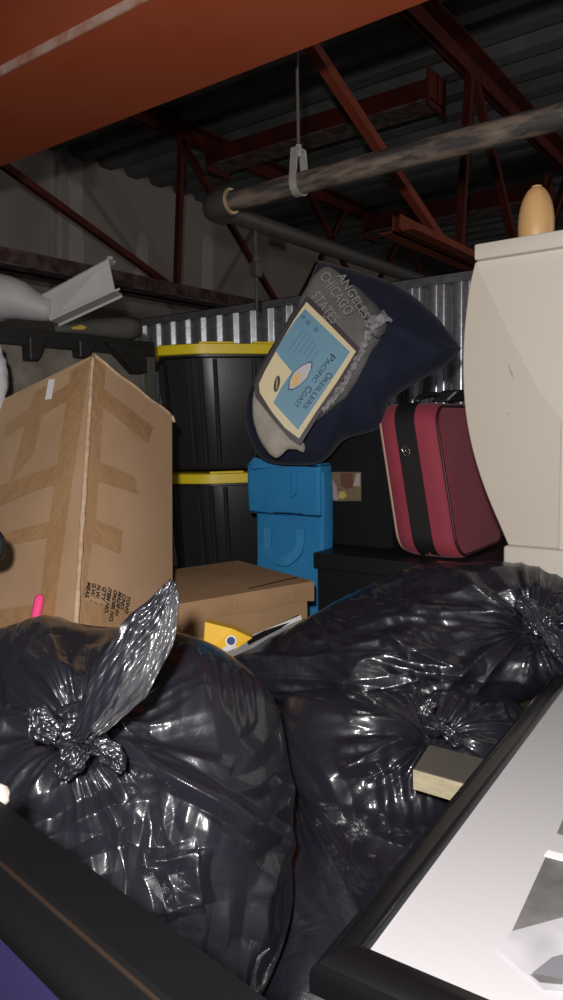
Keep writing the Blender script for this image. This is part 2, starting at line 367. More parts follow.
# ---- sprinkler pipe with elbow
PXX, PYY, PZZ, PR = 1.75, 1.475, 2.578, .030
t = thing('sprinkler_pipe', 'rusty sprinkler pipe with elbow slung from a threaded rod', 'pipe', (PXX, 0, PZZ))
bm = bmn(); tube(bm, [(PXX, -3.5, PZZ), (PXX, PYY - .03, PZZ)], PR, 28); obj('near_pipe', bm, M['pipe'], t, autosmooth=40)
bm = bmn()
tube(bm, [(PXX, PYY - .035, PZZ), (PXX, PYY - .01, PZZ)] + [(PXX + (.045) - .045 * math.cos(k * PI / 12), PYY + .0 + .05 * math.sin(k * PI / 12), PZZ) for k in range(1, 6)] + [(PXX + .07, PYY + .05, PZZ)], [.040, .042, .043, .043, .043, .043, .042, .040], 28)
obj('elbow', bm, M['pipe_dark'], t, autosmooth=40)
bm = bmn(); tube(bm, [(PXX, PYY - .041, PZZ), (PXX, PYY - .033, PZZ)], .037, 28); obj('thread_ring', bm, M['bare'], t, label='pale worn thread ring')
bm = bmn(); tube(bm, [(PXX + .06, PYY + .05, PZZ), (11.5, PYY + .05, PZZ)], .028, 24); obj('far_pipe', bm, M['pipe_dark'], t, autosmooth=40)
hy = PX(299, 180, PXX).y
t = thing('pipe_hanger', 'zinc clevis strap on a thin rod holding up the rusty pipe', 'pipe hanger', (PXX, hy, PZZ + .04))
bm = bmn(); tube(bm, [(PXX, hy, PZZ + .09), (PXX, hy, DECK)], .0045, 10); obj('threaded_rod', bm, M['rod'], t)
bm = bmn()
pts = [(PXX - .0, 0)]
def strap_pts(r): return [Vec((PXX + r * math.sin(k * PI / 12), hy, PZZ - r * math.cos(k * PI / 12))) for k in range(-7, 8)]
s1 = strap_pts(PR + .001); s1 = [Vec((PXX - .018, hy, PZZ + .088))] + s1 + [Vec((PXX + .018, hy, PZZ + .088))]
s2 = strap_pts(PR + .0045); s2 = [Vec((PXX - .022, hy, PZZ + .092))] + s2 + [Vec((PXX + .022, hy, PZZ + .092))]
n = len(s1); hw = .0115
va = [[bm.verts.new(p + Vec((0, s * hw, 0))) for p in ss] for ss in (s1, s2) for s in (-1, 1)]
for i in range(n - 1):
    for (u, w) in ((0, 1), (1, 3), (3, 2), (2, 0)): bm.faces.new((va[u][i], va[u][i + 1], va[w][i + 1], va[w][i]))
for i in (0, n - 1): bm.faces.new((va[0][i], va[1][i], va[3][i], va[2][i]))
obj('strap', bm, M['zinc'], t, autosmooth=35)
bm = bmn(); box(bm, (PXX - .022, hy - .0115, PZZ + .088), (PXX + .022, hy + .0115, PZZ + .093)); tube(bm, [(PXX, hy, PZZ + .072), (PXX, hy, PZZ + .104)], .0085, 6); obj('nut', bm, M['zinc'], t)
# drop rod with clamp below the far pipe
q = PY(256, 262, PYY + .05)
t = thing('drop_rod', 'thin dark rod with a small clamp hanging below the elbow pipe', 'pipe hanger', (q.x, q.y, q.z - .1))
bm = bmn(); tube(bm, [(q.x, q.y, q.z - .16), (q.x, q.y, PZZ - .02)], .006, 10); obj('rod', bm, M['pipe_dark'], t)
bm = bmn(); box(bm, (q.x - .016, q.y - .014, q.z - .05), (q.x + .016, q.y + .014, q.z + .0)); tube(bm, [(q.x, q.y, q.z), (q.x, q.y, q.z + .02)], .013, 8); bevel(bm, .003); obj('clamp', bm, M['pipe_dark'], t)

# ================================================================ TOTES
def make_tote():
    c0 = PZ(196, 351, 2.14)                     # near lid corner
    ex = Vec((.743, -.669, 0)); ey = Vec((.669, .743, 0)); W, Dp, H = .50, .75, .400
    base = Vec((c0.x, c0.y, 0)) - ex * .12
    t = thing('storage_tote', 'upper black storage tote with a bright yellow lid', 'storage tote', (c0.x, c0.y, 2.165 - H), 'black totes with yellow lids')
    z0 = t.location.z
    def ring(ins, z, ch=.12):
        W_, D_ = W - 2 * ins, Dp - 2 * ins; o = base + ex * ins + ey * ins
        pts = [(ch, 0), (W_ - ch, 0), (W_, ch * .55), (W_, D_ - ch), (W_ - ch, D_), (ch, D_), (0, D_ - ch), (0, ch * .55)]
        # smooth the chamfered corners
        P2 = []
        for i, p in enumerate(pts):
            a = Vec(pts[i - 1]); b_ = Vec(p); c = Vec(pts[(i + 1) % len(pts)])
            da = (a - b_); dc = (c - b_); l1 = min(.03, da.length * .4); l2 = min(.03, dc.length * .4)
            for q_ in (b_ + da.normalized() * l1, b_ + (da.normalized() * l1 + dc.normalized() * l2) * .22, b_ + dc.normalized() * l2): P2.append(q_)
        return [o + ex * q_[0] + ey * q_[1] + Vec((0, 0, z)) for q_ in P2]
    def skin(bm, rings):
        R_ = [[bm.verts.new(p) for p in r_] for r_ in rings]; n_ = len(R_[0])
        for i in range(len(R_) - 1):
            for k in range(n_): bm.faces.new((R_[i][k], R_[i][(k + 1) % n_], R_[i + 1][(k + 1) % n_], R_[i + 1][k]))
        bm.faces.new(R_[0][::-1]); bm.faces.new(R_[-1])
    bm = bmn(); skin(bm, [ring(.062, z0 + .006), ring(.056, z0), ring(.05, z0 + .012), ring(.028, z0 + H - .045), ring(.028, z0 + H - .044), ring(.012, z0 + H - .04), ring(.012, z0 + H - .018), ring(.02, z0 + H - .018)])
    body = obj('body', bm, M['tote'], t, autosmooth=30)
    # vertical ribs on the faces nearest the aisle
    for (u, v) in ((.072, .012), (.115, .002), (.165, .0), (.30, .0), (.35, .0), (0, .25), (0, .4)):
        bm = bmn(); lo = base + ex * (.05 + u * .86) + ey * (.05 + v * .9); hi = base + ex * (.026 + u * .94) + ey * (.026 + v * .97)
        tube(bm, [Vec((lo.x, lo.y, z0 + .02)), Vec((hi.x, hi.y, z0 + H - .046))], .0075, 8); obj('rib', bm, M['tote'], body, autosmooth=40)
    bm = bmn(); skin(bm, [ring(.004, z0 + H - .034), ring(.0, z0 + H - .032), ring(.0, z0 + H - .003), ring(.006, z0 + H), ring(.03, z0 + H), ring(.036, z0 + H - .006)])
    lid = obj('lid', bm, M['yellow'], t, autosmooth=30)
    for (a0, a1) in ((.13, .24), (.30, .40)):
        bm = bmn(); o_ = base + ex * a0 + ey * .006 + Vec((0, 0, z0 + H - .004)); obox(bm, o_, ex * (a1 - a0), ey * .014, Vec((0, 0, .010))); bevel(bm, .003); obj('lid_ridge', bm, M['yellow'], lid)
    return t, H
tote, TH = make_tote()
low = copy_tree(tote); low.location.z -= TH + .009; low.location += Vec((.02, -.012, 0)); low['label'] = 'lower black storage tote with yellow lid, under its twin beside the blue bag'
k = 1; last = low
while low.location.z - k * (TH + .009) > .05:
    c = copy_tree(tote); c.location = low.location - Vec((0, 0, k * (TH + .009))); c['label'] = ['third', 'fourth', 'fifth', 'sixth'][k - 1] + ' black storage tote down the stack with yellow lids'; k += 1
    last = c
# foot of the stack: a low pallet
zp = last.location.z
t = thing('wooden_pallet', 'low wooden pallet under the stack of black totes', 'pallet', (last.location.x + .3, last.location.y + .2, 0))
exx = Vec((.743, -.669, 0)); eyy = Vec((.669, .743, 0)); ob = Vec((last.location.x, last.location.y, 0)) - exx * .12
for kk in range(3):
    bm = bmn(); obox(bm, ob + eyy * (.05 + kk * .28) + Vec((0, 0, 0)), exx * .5, eyy * .06, (0, 0, zp - .018)); obj('bearer', bm, M['pine'], t)
for kk in range(4):
    bm = bmn(); obox(bm, ob + exx * (.03 + kk * .125) + Vec((0, 0, zp - .018)), exx * .08, eyy * .72, (0, 0, .018)); obj('board', bm, M['pine'], t)

# ================================================================ plain cartons that carry the pile
def carton(name, label, lo, hi, rot=0, m='card', pile=True):
    cx, cy = (lo[0] + hi[0]) / 2, (lo[1] + hi[1]) / 2
    t = thing(name, label, 'cardboard box', (cx, cy, lo[2]))
    R_ = Matrix.Rotation(rot, 3, 'Z')
    def tr(bm):
        for v in bm.verts: v.co = R_ @ (v.co - Vec((cx, cy, 0))) + Vec((cx, cy, 0))
    bm = bmn(); box(bm, lo, hi); bevel(bm, .003, 1); tr(bm); obj('carton_body', bm, M[m], t)
    bm = bmn(); box(bm, (cx - .025, lo[1] - .0006, hi[2] - .08), (cx + .025, lo[1] + .0001, hi[2])); box(bm, (cx - .025, lo[1], hi[2]), (cx + .025, hi[1], hi[2] + .0006)); tr(bm); obj('tape', bm, M['tape'], t)
    return t

# ================================================================ BIG TILTED CARTON
D0 = 1.5; s = D0 / 1.0
P0 = P(93, 355, D0)
r1 = P(172, 416, 1.139 * D0) - P0; r3 = P(76, 622, .816 * D0) - P0
dn = r3.normalized(); rt = (r1 - dn * r1.dot(dn)); LR = rt.length; rt.normalize(); lf = dn.cross(rt)
if lf.dot(P(0, 400, D0) - P0) < 0: lf = -lf
LL = .28; LH = r3.length + .03
t = thing('moving_carton', 'large worn brown carton covered in packing tape, leaning back at left', 'cardboard box', P0 + dn * LH)
bm = bmn()
# slightly bowed walls: grid box
def gridbox(bm, o, a, b, c, na, nb, nc, bulge):
    """box with subdivided, slightly bulging and dented faces"""
    cen = o + (a + b + c) / 2
    def pt(u, v, w):
        p = o + a * u + b * v + c * w
        k = [math.sin(PI * u), math.sin(PI * v), math.sin(PI * w)]
        n_ = Vec((0, 0, 0))
        for ax, q_, other in ((a, u, k[1] * k[2]), (b, v, k[0] * k[2]), (c, w, k[0] * k[1])):
            if q_ < 1e-6: n_ -= ax.normalized() * other
            if q_ > 1 - 1e-6: n_ += ax.normalized() * other
        return p + n_ * bulge * (1 + .8 * noise.noise(p * 6))
    vd = {}
    def gv(u, v, w):
        key = (round(u, 5), round(v, 5), round(w, 5))
        if key not in vd: vd[key] = bm.verts.new(pt(*key))
        return vd[key]
    for (fix, n1, n2) in ((0, nb, nc), (1, na, nc), (2, na, nb)):
        for val in (0, 1):
            for i in range(n1):
                for j in range(n2):
                    q_ = []
                    for (di, dj) in ((0, 0), (1, 0), (1, 1), (0, 1)):
                        e = [(i + di) / n1, (j + dj) / n2]; e.insert(fix, val); q_.append(gv(*e))
                    bm.faces.new(q_)
gridbox(bm, P0, rt * LR, lf * LL, dn * LH, 10, 12, 16, .006)
cb = obj('carton_body', bm, M['card'], t, autosmooth=30)
def on_face(face, u, v, off=.0012):
    """point on the carton: face 'R' (u to the right, v down) or 'L' (u to the left, v down), metres"""
    if face == 'R':
        uu = u / LR; vv = v / LH; blg = math.sin(PI * min(max(uu, 0), 1)) * math.sin(PI * min(max(vv, 0), 1))
        return P0 + rt * u + dn * v - lf * (off + .006 * 1.25 * blg)
    uu = u / LL; vv = v / LH; blg = math.sin(PI * min(max(uu, 0), 1)) * math.sin(PI * min(max(vv, 0), 1))
    return P0 + lf * u + dn * v - rt * (off + .006 * 1.25 * blg)
def patch(face, corners, name, m, parent, off=.0015, n=8, label=None):
    """a strip of tape or print given by four (u,v) corners, following the carton wall"""
    bm = bmn(); a, b, c, d = [Vec(x) for x in corners]
    top = [[None] * (n + 1) for _ in range(n + 1)]; bot = [[None] * (n + 1) for _ in range(n + 1)]
    for i in range(n + 1):
        for j in range(n + 1):
            q_ = a.lerp(b, i / n).lerp(d.lerp(c, i / n), j / n)
            top[i][j] = bm.verts.new(on_face(face, q_.x, q_.y, off)); bot[i][j] = bm.verts.new(on_face(face, q_.x, q_.y, off - .001))
    for g in (top, bot):
        for i in range(n):
            for j in range(n): bm.faces.new((g[i][j], g[i + 1][j], g[i + 1][j + 1], g[i][j + 1]))
    ed = [(i, 0) for i in range(n)] + [(n, j) for j in range(n)] + [(i, n) for i in range(n, 0, -1)] + [(0, j) for j in range(n, 0, -1)]
    for k_ in range(len(ed)):
        (i, j), (i2, j2) = ed[k_], ed[(k_ + 1) % len(ed)]
        bm.faces.new((top[i][j], top[i2][j2], bot[i2][j2], bot[i][j]))
    return obj(name, bm, m, parent, autosmooth=40, label=label)
def uvpx(face, px, py):
    n_ = lf if face == 'R' else rt
    q_ = PPL(px, py, P0, n_) - P0
    return (q_.dot(rt if face == 'R' else lf), q_.dot(dn))
def tape(face, pxs, off=.0018, nm='tape', m=None):
    return patch(face, [uvpx(face, *p) for p in pxs], nm, m or M['tape'], cb, off)
tape('R', [(93, 357), (105, 366), (94, 520), (80, 622)], .0016)
tape('R', [(96, 384), (152, 428), (145, 444), (95, 402)], .0022)
tape('R', [(86, 457), (131, 478), (134, 495), (86, 478)], .0022)
tape('R', [(84, 516), (119, 532), (117, 555), (82, 538)], .0022)
tape('R', [(80, 600), (155, 618), (155, 650), (80, 640)], .0022)
tape('L', [(91, 359), (72, 371), (38, 630), (52, 634)], .0016)
tape('L', [(36, 392), (50, 385), (36, 456), (12, 486)], .0020)
tape('L', [(86, 374), (8, 424), (6, 438), (84, 392)], .0024)
tape('L', [(73, 462), (-12, 492), (-14, 512), (72, 480)], .0024)
tape('L', [(64, 520), (-12, 540), (-14, 552), (62, 536)], .0024)
tape('L', [(48, 604), (-12, 612), (-12, 640), (44, 634)], .0024)
patch('L', [uvpx('L', *p) for p in [(50, 380), (56, 380), (53, 400), (47, 401)]], 'paper_slip', M['paper'], cb, .0034, 4)
# torn pale vertical edge
bm = bmn(); pts = [P0 + dn * (LH * k / 30) + (-lf - rt).normalized() * .0005 + Vec((random.uniform(-.0015, .0015),) * 3) for k in range(31)]
tube(bm, pts, [.0045 + random.uniform(-.0015, .002) for _ in pts], 7); obj('worn_corner', bm, M['card_in'], cb, smooth=True, label='torn pale cardboard corner')
bm = bmn(); pts = [P0 + rt * (LR * k / 16) - dn * (.001 + .002 * math.sin(k)) for k in range(17)]
tube(bm, pts, .0035, 6); pts = [P0 + rt * LR + dn * .004 * k + rt * .003 * k for k in range(4)]; tube(bm, pts, .004, 6)
obj('top_edge', bm, M['card_in'], cb, smooth=True)
# printed shipping marks, read downwards
rows = [('MEAS.', 85.5, 582), ('G.W.  :', 90.5, 583), ('N.W.  :', 95, 585), ("Q'TY  :", 100.5, 587), ('ITEM NO.', 105.5, 588), ('ORDER NO.', 111, 590), ('MADE IN', 115.5, 592), ('C/NO.', 119.5, 594), ('TONO', 124, 596)]
for body, x_, y_ in rows:
    u, v = uvpx('R', x_, y_); e1 = uvpx('R', x_ - 3.5, y_ + 22); d2 = (Vec(e1) - Vec((u, v))); d2.normalize()
    exd = (rt * d2.x + dn * d2.y); eyd = (rt * d2.y - dn * d2.x)
    if eyd.dot(rt) < 0: eyd = -eyd
    text_mesh('shipping_mark', body, .0122, on_face('R', u, v, .004), exd, eyd, M['ink'], cb, bold=.0003)

# pink marker stuck beside the carton
a = on_face('L', *uvpx('L', 46, 599), off=.012); b_ = on_face('L', *uvpx('L', 41, 622), off=.012)
t = thing('highlighter_pen', 'neon pink pen cap standing against the leaning carton', 'pen', b_)
bm = bmn(); pts = [a.lerp(b_, k / 8) for k in range(-1, 13)]; tube(bm, pts, [.003, .0075, .0085] + [.0088] * 11, 14); obj('cap', bm, M['pink'], t, smooth=True)
bm = bmn(); d_ = (b_ - a).normalized(); obox(bm, a + UPV * 0 + FWD * -.0095 - RGT * .002, d_ * .04, RGT * .004, FWD * -.002); obj('clip', bm, M['pink'], t)

# ================================================================ FLAT BROWN BOX
c_r = PZ(314, 581, 1.55); c_l = PZ(179, 604, 1.55); c_b = PZ(228, 562, 1.55)
ex = (c_r - c_l); ex.z = 0; FL = ex.length; ex.normalize(); ey = Vec((-ex.y, ex.x, 0)); FD = .335
t = thing('flat_carton', 'flat brown cardboard box with overhanging lid, lying below the blue bag', 'cardboard box', (c_l + ex * FL / 2 + ey * FD / 2) - Vec((0, 0, .105)))
bm = bmn(); gridbox(bm, c_l - Vec((0, 0, .105)) + ex * .006 + ey * .006, ex * (FL - .022), ey * (FD - .012), Vec((0, 0, .10)), 8, 8, 4, .002); obj('base', bm, M['card2'], t, autosmooth=30)
bm = bmn(); gridbox(bm, c_l - Vec((0, 0, .044)), ex * FL, ey * FD, Vec((0, 0, .044)), 12, 10, 4, .002)
for v in bm.verts:
    if abs(v.co.z - 1.55) > .02: v.co.z += .004 * math.sin(v.co.x * 40)
lid = obj('lid', bm, M['card2'], t, autosmooth=30)
for k in (.375, .81):
    bm = bmn(); obox(bm, c_l + ex * (FL * k) - Vec((0, 0, .04)) - ey * .0026, ex * .0014, ey * .001, Vec((0, 0, .036))); obj('score_line', bm, M['card'], lid)
bm = bmn(); obox(bm, c_r - ex * .16 + ey * .02 + Vec((0, 0, .0015)), ex * .15 + ey * .03, ey * .004, Vec((0, 0, .001))); obox(bm, c_r - ex * .10 + ey * .035 + Vec((0, 0, .0015)), ex * .08 + ey * .012, ey * .002, Vec((0, 0, .001))); obj('crease', bm, M['ink'], lid)

# yellow box end with dark blue dot and a white booklet edge
def quadprism(pts, back, name, m, parent, bev=0, label=None):
    bm = bmn(); prism(bm, pts, back)
    if bev: bevel(bm, bev)
    return obj(name, bm, m, parent, label=label)
t = thing('yellow_game_box', 'mustard yellow box corner with a blue dot under the flat brown box', 'box', P(225, 655, 1.33))
f = [P(205, 622, 1.36), P(233, 629, 1.36), P(252, 638, 1.37), P(232, 652, 1.37), P(203, 655, 1.36)]
quadprism(f, FWD * .04, 'front', M['ybox'], t)
q_ = P(231, 641, 1.352); bm = bmn(); tube(bm, [q_, q_ + FWD * .003], .0078, 18); obj('blue_dot', bm, M['dotblue'], t)
q_ = P(231, 641, 1.3535); bm = bmn(); tube(bm, [q_, q_ + FWD * .003], .0108, 18); obj('white_ring', bm, M['paper'], t)
t = thing('magazine', 'thin white edged booklet poking up between bag and flat brown box', 'booklet', P(262, 640, 1.33))
a, b_, c = P(222, 650, 1.345), P(300, 616, 1.50), P(300, 620, 1.50)
quadprism([P(222, 648, 1.345), P(301, 615, 1.50), P(302, 619, 1.50), P(224, 653, 1.345)], FWD * .03 + Vec((0, 0, -.02)), 'pages', M['paper'], t)
quadprism([P(246, 639, 1.378), P(298, 615, 1.515), P(301, 617, 1.505), P(248, 643, 1.37)], FWD * .004 + Vec((0, 0, -.004)), 'cover', M['case'], t)

# ================================================================ BLUE BAG
BXF = 1.60; y0, y1 = PX(321.5, 500, 1.60).y, PX(252, 500, 1.60).y; zb, zt_ = 1.38, PX(285, 463, BXF).z
t = thing('shopping_bag', 'bright blue fabric shopping bag with its top folded over', 'bag', (1.68, 1.19, zb))
bm = bmn(); n = 22; 
def bagbox(bm, x0, x1, ya, yb, za, zb_, amp, rnd=.02, nn=(6, 20, 26), seed=0):
    o = Vec((x0, ya, za)); gridbox(bm, o, Vec((x1 - x0, 0, 0)), Vec((0, yb - ya, 0)), Vec((0, 0, zb_ - za)), *nn, amp * .5)
    for v in bm.verts:
        p = v.co * 9 + Vec((seed, 0, 0)); v.co += Vec((noise.noise(p), noise.noise(p + Vec((9, 0, 0))), noise.noise(p + Vec((0, 9, 0))) * .4)) * amp * .9
bagbox(bm, BXF, 1.652, y0 - .002, y1 - .012, zb, zt_ - .02, .006)
bevel(bm, .006, 2, .9); body = obj('bag_body', bm, M['blue'], t, smooth=True)
zf = PX(288, 516, BXF - .015).z
bm = bmn(); bagbox(bm, BXF - .010, 1.654, y0 + .001, y1 + .008, zf, zt_, .005, seed=4)
for v in bm.verts:
    if v.co.x > BXF + .02 and v.co.z < zt_ - .05: v.co.z = max(v.co.z, zt_ - .12)
bevel(bm, .006, 2, .9); obj('folded_top', bm, M['blue'], t, smooth=True)
# corner flap sticking out top-left and centre seam
bm = bmn(); prism(bm, [P(249, 463, 2.0), P(254, 457, 2.0), P(266, 460, 1.98), P(285, 466, 1.95), P(252, 469, 1.98)], FWD * .03); bevel(bm, .003); obj('top_flap', bm, M['blue_dark'], t)
bm = bmn(); sm = [PX(284.5, 467, BXF - .028), PX(284, 500, BXF - .03), PX(283, 512, BXF - .026)]; tube(bm, sm, .0016, 6); obj('seam', bm, M['blue_dark'], t)
def ribbon(bm, pts, wvec, th, nrm):
    R_ = []
    for i, p in enumerate(pts):
        tg = (pts[min(i + 1, len(pts) - 1)] - pts[max(i - 1, 0)]).normalized(); s_ = tg.cross(nrm).normalized() * wvec
        R_.append([bm.verts.new(p + s_), bm.verts.new(p - s_), bm.verts.new(p - s_ + nrm * th), bm.verts.new(p + s_ + nrm * th)])
    for i in range(len(R_) - 1):
        for k in range(4): bm.faces.new((R_[i][k], R_[i][(k + 1) % 4], R_[i + 1][(k + 1) % 4], R_[i + 1][k]))
    bm.faces.new(R_[0]); bm.faces.new(R_[-1][::-1])
hp = [PX(x_, y_, BXF - d_) for x_, y_, d_ in ((268, 528, .017), (268, 545, .022), (270, 553, .028), (277, 560, .033), (286, 561, .034), (294, 556, .031), (299, 548, .026), (300.5, 538, .02), (300.5, 529, .017))]
bm = bmn(); ribbon(bm, bez(hp, 5), .0125, .002, Vec((-1, 0, 0))); obj('handle', bm, M['blue_dark'], t, autosmooth=30)
hp = [PX(x_, y_, BXF - d_) for x_, y_, d_ in ((290, 470, .027), (290, 490, .031), (291, 496, .031), (296, 490, .031), (296, 470, .027))]
bm = bmn(); ribbon(bm, bez(hp, 4), .003, .0015, Vec((-1, 0, 0))); obj('folded_handle', bm, M['blue'], t, autosmooth=30)

# ================================================================ BLACK UNDER-BOX, CASE, SUITCASE
BT = 1.572
t = thing('black_carton', 'low glossy black box underneath the burgundy suitcase', 'box', (1.8, .8, 1.40))
bm = bmn(); box(bm, (1.56, .50, 1.38), (2.02, 1.026, BT)); bevel(bm, .004); obj('box_body', bm, M['blackbox'], t)
bm = bmn(); box(bm, (1.552, .492, BT - .04), (2.028, 1.033, BT + .001)); bevel(bm, .004); obj('box_lid', bm, M['blackbox'], t)
BT += .001
CX = 1.665
ct = PX(330, 426, CX).z; cyl = PX(323, 480, CX).y; cyr = .862
t = thing('file_box', 'matte black box with a small picture window, left of the burgundy suitcase', 'box', (1.8, .93, BT))
bm = bmn(); box(bm, (CX, cyr, BT), (2.0, cyl, ct)); bevel(bm, .014, 4); cbx = obj('box_body', bm, M['case'], t, autosmooth=40)
bm = bmn(); yy0 = PX(377, 440, CX).y; box(bm, (CX - .004, cyr + .004, BT + .02), (CX + .002, yy0, ct - .012)); bevel(bm, .002); obj('side_strip', bm, M['case'], t)
def facepoly(pxs, x_, th, name, m, parent):
    bm = bmn(); prism(bm, [PX(a_, b2, x_) for a_, b2 in pxs], (th, 0, 0)); return obj(name, bm, m, parent)
win = facepoly([(327, 472), (361, 472), (361, 501), (328.5, 501)], CX - .0015, .002, 'picture_window', M['shelfphoto2'], t)
facepoly([(340, 473), (352, 473), (354, 486), (348, 489), (341, 486)], CX - .0022, .001, 'print_shape', M['shelfphoto1'], win)
facepoly([(327, 480), (331, 477), (336, 486), (338, 500), (334, 500), (331, 494), (330, 499), (328, 491)], CX - .0023, .001, 'print_shape', M['shelfphoto3'], win)
facepoly([(339, 492), (344, 491), (347, 496), (343, 499), (338, 498)], CX - .0024, .001, 'print_shape', M['shelfphoto4'], win)
facepoly([(356, 474), (360, 473), (360, 486), (353, 486)], CX - .0023, .001, 'print_shape', M['shelfphoto3'], win)
facepoly([(328, 472), (329.5, 472), (330.5, 480), (329, 481)], CX - .0024, .001, 'print_shape', M['paper'], win)

# suitcase: front (narrow) side faces -X, big panel faces -Y
SX0, SX1 = 1.60, 1.93
def suit_pt(x_, y_, z_):   # lean: y shifts with height
    return Vec((x_ + .02 * (z_ - BT) / .36, y_ + .07 * (z_ - BT) / .36, z_))
sb_l, sb_r, HS = .808, .655, .375
W2 = sb_l - sb_r
t = thing('suitcase', 'burgundy soft suitcase with a black centre band and metal clasp', 'suitcase', ((SX0 + SX1) / 2, (sb_l + sb_r) / 2, BT))
def rrect(x0, x1, z0, z1, r, n=8):
    out = []
    for cx, cz, a0 in ((x1 - r, z1 - r, 0), (x0 + r, z1 - r, 90), (x0 + r, z0 + r, 180), (x1 - r, z0 + r, 270)):
        for k in range(n + 1):
            a_ = math.radians(a0 + 90 * k / n); out.append((cx + r * math.cos(a_), cz + r * math.sin(a_)))
    return out
ys = [0, .004, .015, .05, .5, .95, .985, .996, 1]
def shell(bm, rings):
    R_ = [[bm.verts.new(p) for p in r_] for r_ in rings]; n_ = len(R_[0])
    for i in range(len(R_) - 1):
        for k in range(n_): bm.faces.new((R_[i][k], R_[i][(k + 1) % n_], R_[i + 1][(k + 1) % n_], R_[i + 1][k]))
    bm.faces.new(R_[0][::-1]); bm.faces.new(R_[-1])
bm = bmn(); rings = []
for (v, ins) in ((0, .06), (0, .03), (.01, .008), (.04, .0), (.2, -.003), (.5, -.004), (.8, -.003), (.96, 0), (.99, .008), (1, .03), (1, .06)):
    rings.append([suit_pt(a_, sb_r + W2 * v, b2) for a_, b2 in rrect(SX0 + ins, SX1 - ins, BT + ins + .004, BT + HS - ins, .055 - ins * .4)])
shell(bm, rings)
# bulge the big panels
sbody = obj('shell', bm, M['red'], t, smooth=True)
for v, m_ in ((0.005, M['pipingr']), (.995, M['cream_pipe'])):
    bm = bmn(); lp = [suit_pt(a_, sb_r + W2 * v, b2) for a_, b2 in rrect(SX0 + .006, SX1 - .006, BT + .010, BT + HS - .006, .052)]
    tube(bm, lp + [lp[0]], .0038, 8, cap=False); obj('piping', bm, m_, t, smooth=True, label='worn cream piping' if v > .5 else None)
bm = bmn()
ring_o = rrect(SX0 - .006, SX1 + .006, BT + .001, BT + HS + .005, .058); ring_i = rrect(SX0 + .01, SX1 - .01, BT + .012, BT + HS - .012, .045)
n_ = len(ring_o); vv = [[bm.verts.new(suit_pt(a_, sb_r + W2 * v, b2)) for a_, b2 in rg] for rg, v in ((ring_o, .36), (ring_o, .70), (ring_i, .70), (ring_i, .36))]
for i in range(4):
    for k in range(n_): bm.faces.new((vv[i][k], vv[i][(k + 1) % n_], vv[(i + 1) % 4][(k + 1) % n_], vv[(i + 1) % 4][k]))
obj('centre_band', bm, M['band'], t, autosmooth=40)
# clasp
cpt = PX(406, 451, SX0 + .008); e1 = Vec((0, -1, 0)); e2 = Vec((0, .2, 1)).normalized()
bm = bmn()
def bump_ring(bm, c, r, rr, ax1, ax2, n=20, a0=0, a1=2 * PI):
    pts = [c + ax1 * r * math.cos(a0 + (a1 - a0) * k / n) + ax2 * r * 1.3 * math.sin(a0 + (a1 - a0) * k / n) for k in range(n + 1)]
    tube(bm, pts, rr, 6)
bump_ring(bm, cpt, .009, .0012, e1, e2); tube(bm, [cpt - e1 * .006 + e2 * .004, cpt + e2 * .005 - Vec((.003, 0, 0)), cpt + e1 * .002 - e2 * .006], .0018, 6); tube(bm, [cpt - e1 * .006 - e2 * .004, cpt + e1 * .004 - e2 * .001], .0015, 6)
obj('clasp', bm, M['chrome'], t, smooth=True)
# handle strap on top
hz = BT + HS + .006
bm = bmn(); pts = bez([suit_pt(SX0 + .06, sb_r + W2 * .45, hz), suit_pt(SX0 + .08, sb_r + W2 * .45, hz + .012), suit_pt(SX0 + .17, sb_r + W2 * .45, hz + .022), suit_pt(SX0 + .26, sb_r + W2 * .45, hz + .012), suit_pt(SX0 + .28, sb_r + W2 * .45, hz)], 6)
tube(bm, pts, .008, 8); obj('handle', bm, M['band'], t, smooth=True)
bm = bmn(); obox(bm, suit_pt(SX0 + .12, sb_r + W2 * .1, hz), (.07, -.02, 0), (0, .05, .0), (.01, -.03, .03)); bevel(bm, .006); obj('strap_tab', bm, M['band'], t)

